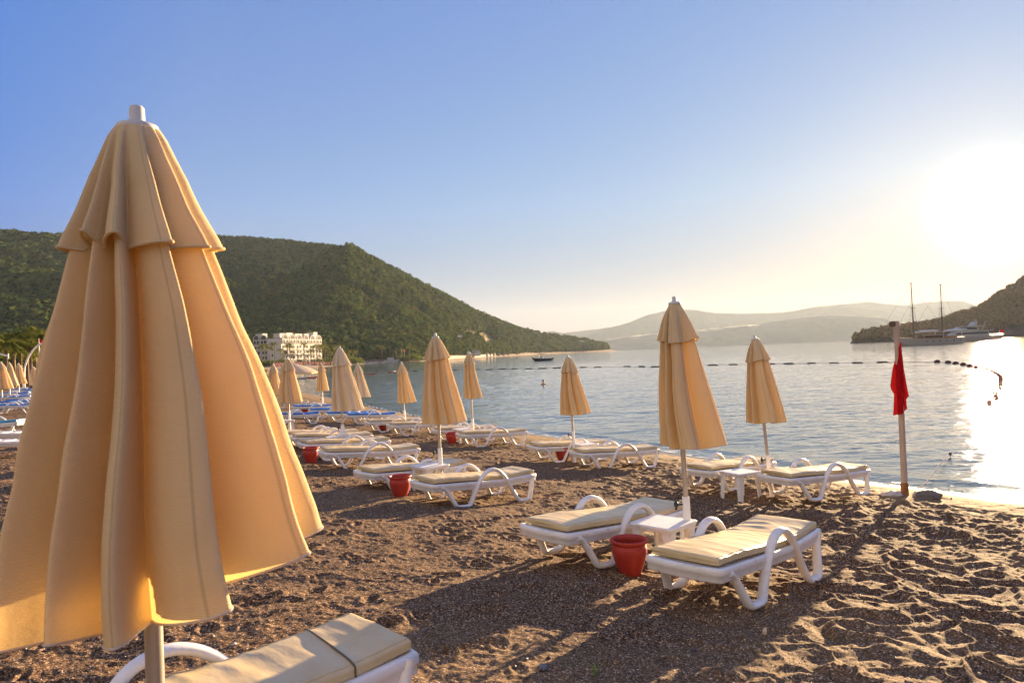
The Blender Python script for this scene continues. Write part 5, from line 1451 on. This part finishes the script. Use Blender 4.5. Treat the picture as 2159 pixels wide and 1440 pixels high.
def far_shore():
    # closed parasols and loungers on the hotel beach: a few pixels each
    cm = MB(); cm.lathe([(.001, 2.5), (.06, 2.45), (.3, 1.9), (.42, 1.0), (.4, .95), (.03, .95), (.03, -.3)], 8)
    me = cm.mesh('beach_umbrella', M['pink'])
    lab, grp = 'tiny closed pinkish parasol on the hotel beach across the water', 'parasols on the hotel beach'
    r = random.Random(2)
    k = 0
    for row in range(2):
        for i in range(26):
            px = 575 + i * 6.6 + r.uniform(-1.5, 1.5) + row * 3
            if px > 745: continue
            Y = (352 + (px - 575) * 1.05 + row * 16) if px > 600 else 330 + row * 14
            x = ray(px, 768)[0] * Y
            o = bpy.data.objects.new('beach_umbrella', me); COL.objects.link(o); o.location = (x, Y, gz(x, Y)); o.scale = (1.25, 1.25, 1.15)
            put(o, lab, 'beach umbrella', grp); k += 1
    m = MB(); m.box((0, 0, .36), (1.9, .65, .1)); m.box((.8, 0, .5), (.5, .65, .08), Matrix.Rotation(-.5, 3, 'Y'))
    for x in (-.7, .7):
        for y in (-.25, .25): m.box((x, y, .17), (.07, .07, .36))
    me = m.mesh('sun_lounger', M['steelwhite'])
    lab, grp = 'tiny white lounger in the bright row on the far beach', 'loungers on the far beach'
    for i in range(60):
        px = r.uniform(585, 655) if i < 20 else r.uniform(742, 832)
        Y = (340 + (px - 575) * 1.05 + r.uniform(0, 30)) if px < 700 else 603 + (px - 742) * .25 + r.uniform(0, 26)
        x = ray(px, 766)[0] * Y
        o = bpy.data.objects.new('sun_lounger', me); COL.objects.link(o); o.location = (x, Y, max(gz(x, Y), WATER + .2)); o.rotation_euler = (0, 0, r.uniform(.3, .9)); o.scale = (1.15, 1.15, 1.3)
        put(o, lab, 'sun lounger', grp)
    # huts and walls along the far waterline
    r = random.Random(6)
    labs = ['pale beach hut at the left end of the hut row under the headland', 'low pale beach hut second from the left under the headland', 'sunlit beach hut third from the left under the headland', 'wide beach hut in the middle of the row under the headland',
            'narrow beach hut right of the middle under the headland', 'small beach hut second from the right under the headland', 'pale hut at the right end of the hut row', 'lone white hut farther along the headland shore', 'last tiny hut near the headland tip']
    for i, px in enumerate((1021, 1029, 1037, 1046, 1056, 1066, 1084, 1117, 1160)):
        Y = np.interp(px, [999, 1126, 1281], [905, 1440, 1920]) + 6
        x = ray(px, 748)[0] * Y; w = r.uniform(7, 12) * Y / 1000; h = r.uniform(3.0, 4.8)
        root = empty('beach_hut', (x, Y, max(gz(x, Y), -.4)), r.uniform(-.2, .2), labs[i], 'hut', 'huts under the headland')
        m = MB(); m.box((0, 0, h / 2 - .5), (w, 6, h + 1)); m.build('wall', M['plaster'], root)
        m = MB(); m.box((0, 0, h + .2), (w + 1, 7, .35)); m.box((0, 0, h + .7), (w * .6, 4, .8), taper=.5); m.build('roof', M['plaster2'], root)
        m = MB(); m.box((-w * .15, -3.03, 1.1), (w * .22, .08, 2.0)); m.build('door', M['dark'], root)
        m = MB(); m.box((w * .22, -3.03, 1.6), (w * .25, .08, 1.0)); m.build('window', M['dark'], root)
    p = [Vector((ray(px, 752)[0] * Y, Y, 0)) for px, Y in ((905, 690), (960, 815), (1000, 905), (1040, 1070))]
    m = MB()
    for a, b in zip(p[:-1], p[1:]):
        a, b = a.copy(), b.copy(); a.z = gz(a.x, a.y); b.z = gz(b.x, b.y)
        d = (b - a); L = d.length; rot = Matrix.Rotation(math.atan2(d.y, d.x), 3, 'Z')
        m.box((a + b) / 2 + Vector((0, 0, 1.2)), (L, 1.0, 4.2), rot)
    put(m.build('sea_wall', M['rockwall']), 'long stone sea wall along the foot of the wooded hill', 'wall')
    # vehicles parked on the cliff road, villa near the point
    for px, py, l in ((951, 712.5, 'white van parked on the cliff road, left one'), (960, 711.5, 'white van parked on the cliff road, middle one'), (970, 711, 'white van parked on the cliff road, right one')):
        p = at_y(px, py, 800)
        for Yt in np.arange(700, 1000, 4.0):
            q = at_y(px, py, Yt); zz = float(land_height(np.array([q.x / Yt]), np.array([Yt]))[0][0])
            if zz >= q.z - .3: p = q; p.z = zz; break
        root = empty('parked_van', p, .1, l, 'van', 'vans on the cliff road')
        m = MB(); m.box((0, 0, 1.3), (5.2, 2, 2.0), taper=.92); m.build('body', M['steelwhite'], root)
        m = MB(); m.box((.3, -.99, 1.75), (4.0, .06, .6)); m.build('window', M['dark'], root)
        for x in (-1.6, 1.6):
            for y in (-.9, .9):
                m = MB(); m.tube([(x, y - .12, .38), (x, y + .12, .38)], .38, 10); m.build('wheel', M['black'], root)
    for px, py, Yt, l, w in ((1222, 723, 1700, 'pale villa among the pines near the headland tip', 16), (1000, 748.5, 903, 'pale house at the left end of the sea wall', 12)):
        p = at_y(px, py, Yt); p.z = max(p.z, gz(p.x, p.y)) - 1
        root = empty('villa', p, .2, l, 'house')
        m = MB(); m.box((0, 0, 3), (w, 9, 7)); m.box((w * .3, -2, 2), (w * .6, 9, 5)); m.build('wall', M['plaster'], root)
        m = MB(); m.box((0, 0, 6.9), (w + 1.4, 10.4, .8), taper=.7); m.build('roof', M['roof'], root)
        for k in (-1, 0, 1):
            m = MB(); m.box((k * w * .28, -4.56, 4.6), (w * .14, .12, 1.6)); m.build('window', M['dark'], root)
    p = at_y(797, 719, 690)
    for Yt in np.arange(600, 1000, 4.0):
        q = at_y(797, 718, Yt); zz = float(land_height(np.array([q.x / Yt]), np.array([Yt]))[0][0])
        if zz >= q.z - .3: p = q; p.z = zz - .5; break
    root = empty('utility_pole', p, 0, 'pale utility pole standing among the trees on the lower slope', 'pole')
    m = MB(); m.tube([(0, 0, -1), (0, 0, 11)], [.3, .22], 8); m.build('post', M['plaster2'], root)
    m = MB(); m.box((0, 0, 10), (2.4, .2, .2)); m.build('crossarm', M['plaster2'], root)
    for i, (px, h) in enumerate(((836, 16), (848, 15), (853, 14))):
        Y = 655; x = ray(px, 760)[0] * Y; z = gz(x, Y)
        root = empty('flag_pole', (x, Y, z), 0, ['red flag pole left of the pair on the far shore', 'tallest red flag pole of the pair on the far shore', 'small red flag pole right of the pair on the far shore'][i], 'pole', 'flag poles on the far shore')
        h *= .8
        m = MB(); m.tube([(0, 0, -.5), (0, 0, h)], [.11, .07], 6); m.build('pole', M['steelwhite'], root)
        P = np.array([[(.1 + q * 1.2, .2 * math.sin(q * 7), h - .1 - w * 1.8 - q * 1.0) for w in np.linspace(0, 1, 4)] for q in np.linspace(0, 1, 7)])
        obj('flag', grid_mesh('flag', P, False, M['flag']), root)
far_shore()
# ================================================================== AIR, LIGHT, CAMERA
def haze():
    x0, x1, y0, y1, z0, z1 = -5000, 9000, -60, 9100, -12, 545
    m = MB(); m.box(((x0 + x1) / 2, (y0 + y1) / 2, (z0 + z1) / 2), (x1 - x0, y1 - y0, z1 - z0))
    t = NT('sea_haze')
    v = t.n('ShaderNodeVolumePrincipled', {'Color': (.68, .83, 1.0, 1), 'Density': HAZE, 'Anisotropy': .2})
    t.t.links.new(v.outputs[0], t.out.inputs['Volume'])
    put(m.build('haze', t.m), kind='stuff')
HAZE = 4.4e-5
haze()

w = bpy.data.worlds.new('World'); S.world = w; w.use_nodes = True
nt = w.node_tree; nt.nodes.clear()
N = nt.nodes.new
sky = N('ShaderNodeTexSky'); sky.sky_type = 'NISHITA'; sky.sun_disc = False
sky.sun_elevation = SUN_EL; sky.sun_rotation = SUN_AZ; sky.air_density = 1.0; sky.dust_density = .3; sky.ozone_density = 2.0
bg = N('ShaderNodeBackground'); bg.inputs[1].default_value = .10
out = N('ShaderNodeOutputWorld')
GAIN = 5.05                                  # a little over two stops of exposure below
# grade of the sky: the low sun's huge range of brightness drawn together, channel by channel
tc = N('ShaderNodeTexCoord'); dt = N('ShaderNodeVectorMath'); dt.operation = 'DOT_PRODUCT'; dt.inputs[1].default_value = SUN
nt.links.new(tc.outputs['Generated'], dt.inputs[0])
def mnode(op, a, b):
    m = N('ShaderNodeMath'); m.operation = op
    for k, v in ((0, a), (1, b)):
        if hasattr(v, 'links'): nt.links.new(v, m.inputs[k])
        else: m.inputs[k].default_value = v
    return m.outputs[0]
sep = N('ShaderNodeSeparateColor'); nt.links.new(sky.outputs[0], sep.inputs[0])
com = N('ShaderNodeCombineColor')
for i, (k, g) in enumerate(((.75, .74), (.80, .60), (.86, .20))):
    nt.links.new(mnode('MULTIPLY', mnode('POWER', mnode('MULTIPLY', sep.outputs[i], .1), g), k * 10 / GAIN), com.inputs[i])
far = N('ShaderNodeMapRange'); far.inputs[1].default_value = .54; far.inputs[2].default_value = .32; far.inputs[3].default_value = 0; far.inputs[4].default_value = .9
nt.links.new(dt.outputs['Value'], far.inputs[0])
back = N('ShaderNodeMapRange'); back.inputs[1].default_value = -.15; back.inputs[2].default_value = .25; back.inputs[3].default_value = 0; back.inputs[4].default_value = 1
nt.links.new(dt.outputs['Value'], back.inputs[0])
mixc = N('ShaderNodeMix'); mixc.data_type = 'RGBA'; nt.links.new(mnode('MULTIPLY', far.outputs[0], back.outputs[0]), mixc.inputs[0]); nt.links.new(com.outputs[0], mixc.inputs[6])
mixc.inputs[7].default_value = (.03 * 10 / GAIN, .20 * 10 / GAIN, .68 * 10 / GAIN, 1)
# unseen sky behind the camera: brightened and warmed as an added fill light
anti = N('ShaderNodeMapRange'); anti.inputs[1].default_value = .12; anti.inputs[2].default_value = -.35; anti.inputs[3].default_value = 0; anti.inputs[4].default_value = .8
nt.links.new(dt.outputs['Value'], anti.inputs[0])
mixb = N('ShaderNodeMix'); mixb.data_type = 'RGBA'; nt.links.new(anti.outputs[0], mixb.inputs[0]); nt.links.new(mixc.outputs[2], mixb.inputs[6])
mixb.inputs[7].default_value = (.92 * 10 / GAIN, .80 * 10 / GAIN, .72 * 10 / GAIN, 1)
sz = N('ShaderNodeSeparateXYZ'); nt.links.new(tc.outputs['Generated'], sz.inputs[0])
low = N('ShaderNodeMapRange'); low.inputs[1].default_value = 0; low.inputs[2].default_value = .2; low.inputs[3].default_value = 0; low.inputs[4].default_value = 1
nt.links.new(sz.outputs[2], low.inputs[0])
lw = N('ShaderNodeMix'); lw.data_type = 'RGBA'; lw.inputs[6].default_value = (.70, .50, .465, 1); lw.inputs[7].default_value = (1, 1, 1, 1); nt.links.new(low.outputs[0], lw.inputs[0])
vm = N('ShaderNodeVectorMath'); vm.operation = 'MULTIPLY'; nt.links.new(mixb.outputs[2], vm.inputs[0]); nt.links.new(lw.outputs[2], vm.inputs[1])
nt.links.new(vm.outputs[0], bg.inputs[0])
# the bright aureole of the low sun
mx = mnode('MAXIMUM', dt.outputs['Value'], 0.0)
def lobe(p, k, col):
    b = N('ShaderNodeBackground'); b.inputs[0].default_value = (*col, 1)
    nt.links.new(mnode('MULTIPLY', mnode('POWER', mx, p), k), b.inputs[1]); return b.outputs[0]
def add(a, b):
    s = N('ShaderNodeAddShader'); nt.links.new(a, s.inputs[0]); nt.links.new(b, s.inputs[1]); return s.outputs[0]
sh = add(add(bg.outputs[0], lobe(1300, 2.2 / GAIN, (1, .95, .85))), lobe(90, .06 / GAIN, (1, .9, .78)))
nt.links.new(sh, out.inputs[0])

sl = bpy.data.lights.new('sun', 'SUN'); sl.energy = 5.0; sl.angle = math.radians(.53); sl.color = (1.0, .70, .385)
so = bpy.data.objects.new('sun', sl); COL.objects.link(so)
so.rotation_euler = SUN.to_track_quat('Z', 'Y').to_euler(); so.location = (0, 0, 50)

cam = bpy.data.cameras.new('camera'); co = bpy.data.objects.new('camera', cam); COL.objects.link(co)
cam.sensor_width = 36; cam.lens = F / 2159 * 36; cam.clip_start = .05; cam.clip_end = 30000
Rt, Up, Fw = Vector((1, 0, 0)), Vector((0, -SP, CP)), Vector((0, CP, SP))
r = Rt * CR - Up * SR; u = Up * CR + Rt * SR
Mx = Matrix((r, u, -Fw)).transposed().to_4x4(); Mx.translation = (0, 0, CAMZ)
co.matrix_world = Mx
cam.dof.use_dof = True; cam.dof.focus_distance = 7.5; cam.dof.aperture_fstop = 6.3
S.camera = co
S.view_settings.view_transform = 'Standard'; S.view_settings.look = 'None'; S.view_settings.gamma = 1
S.view_settings.exposure = 2.336
S.render.engine = 'CYCLES'
c = S.cycles
c.use_denoising = True; c.max_bounces = 8; c.diffuse_bounces = 4; c.glossy_bounces = 3; c.transmission_bounces = 4; c.volume_bounces = 0; c.sample_clamp_indirect = 6
c.sample_clamp_direct = 0
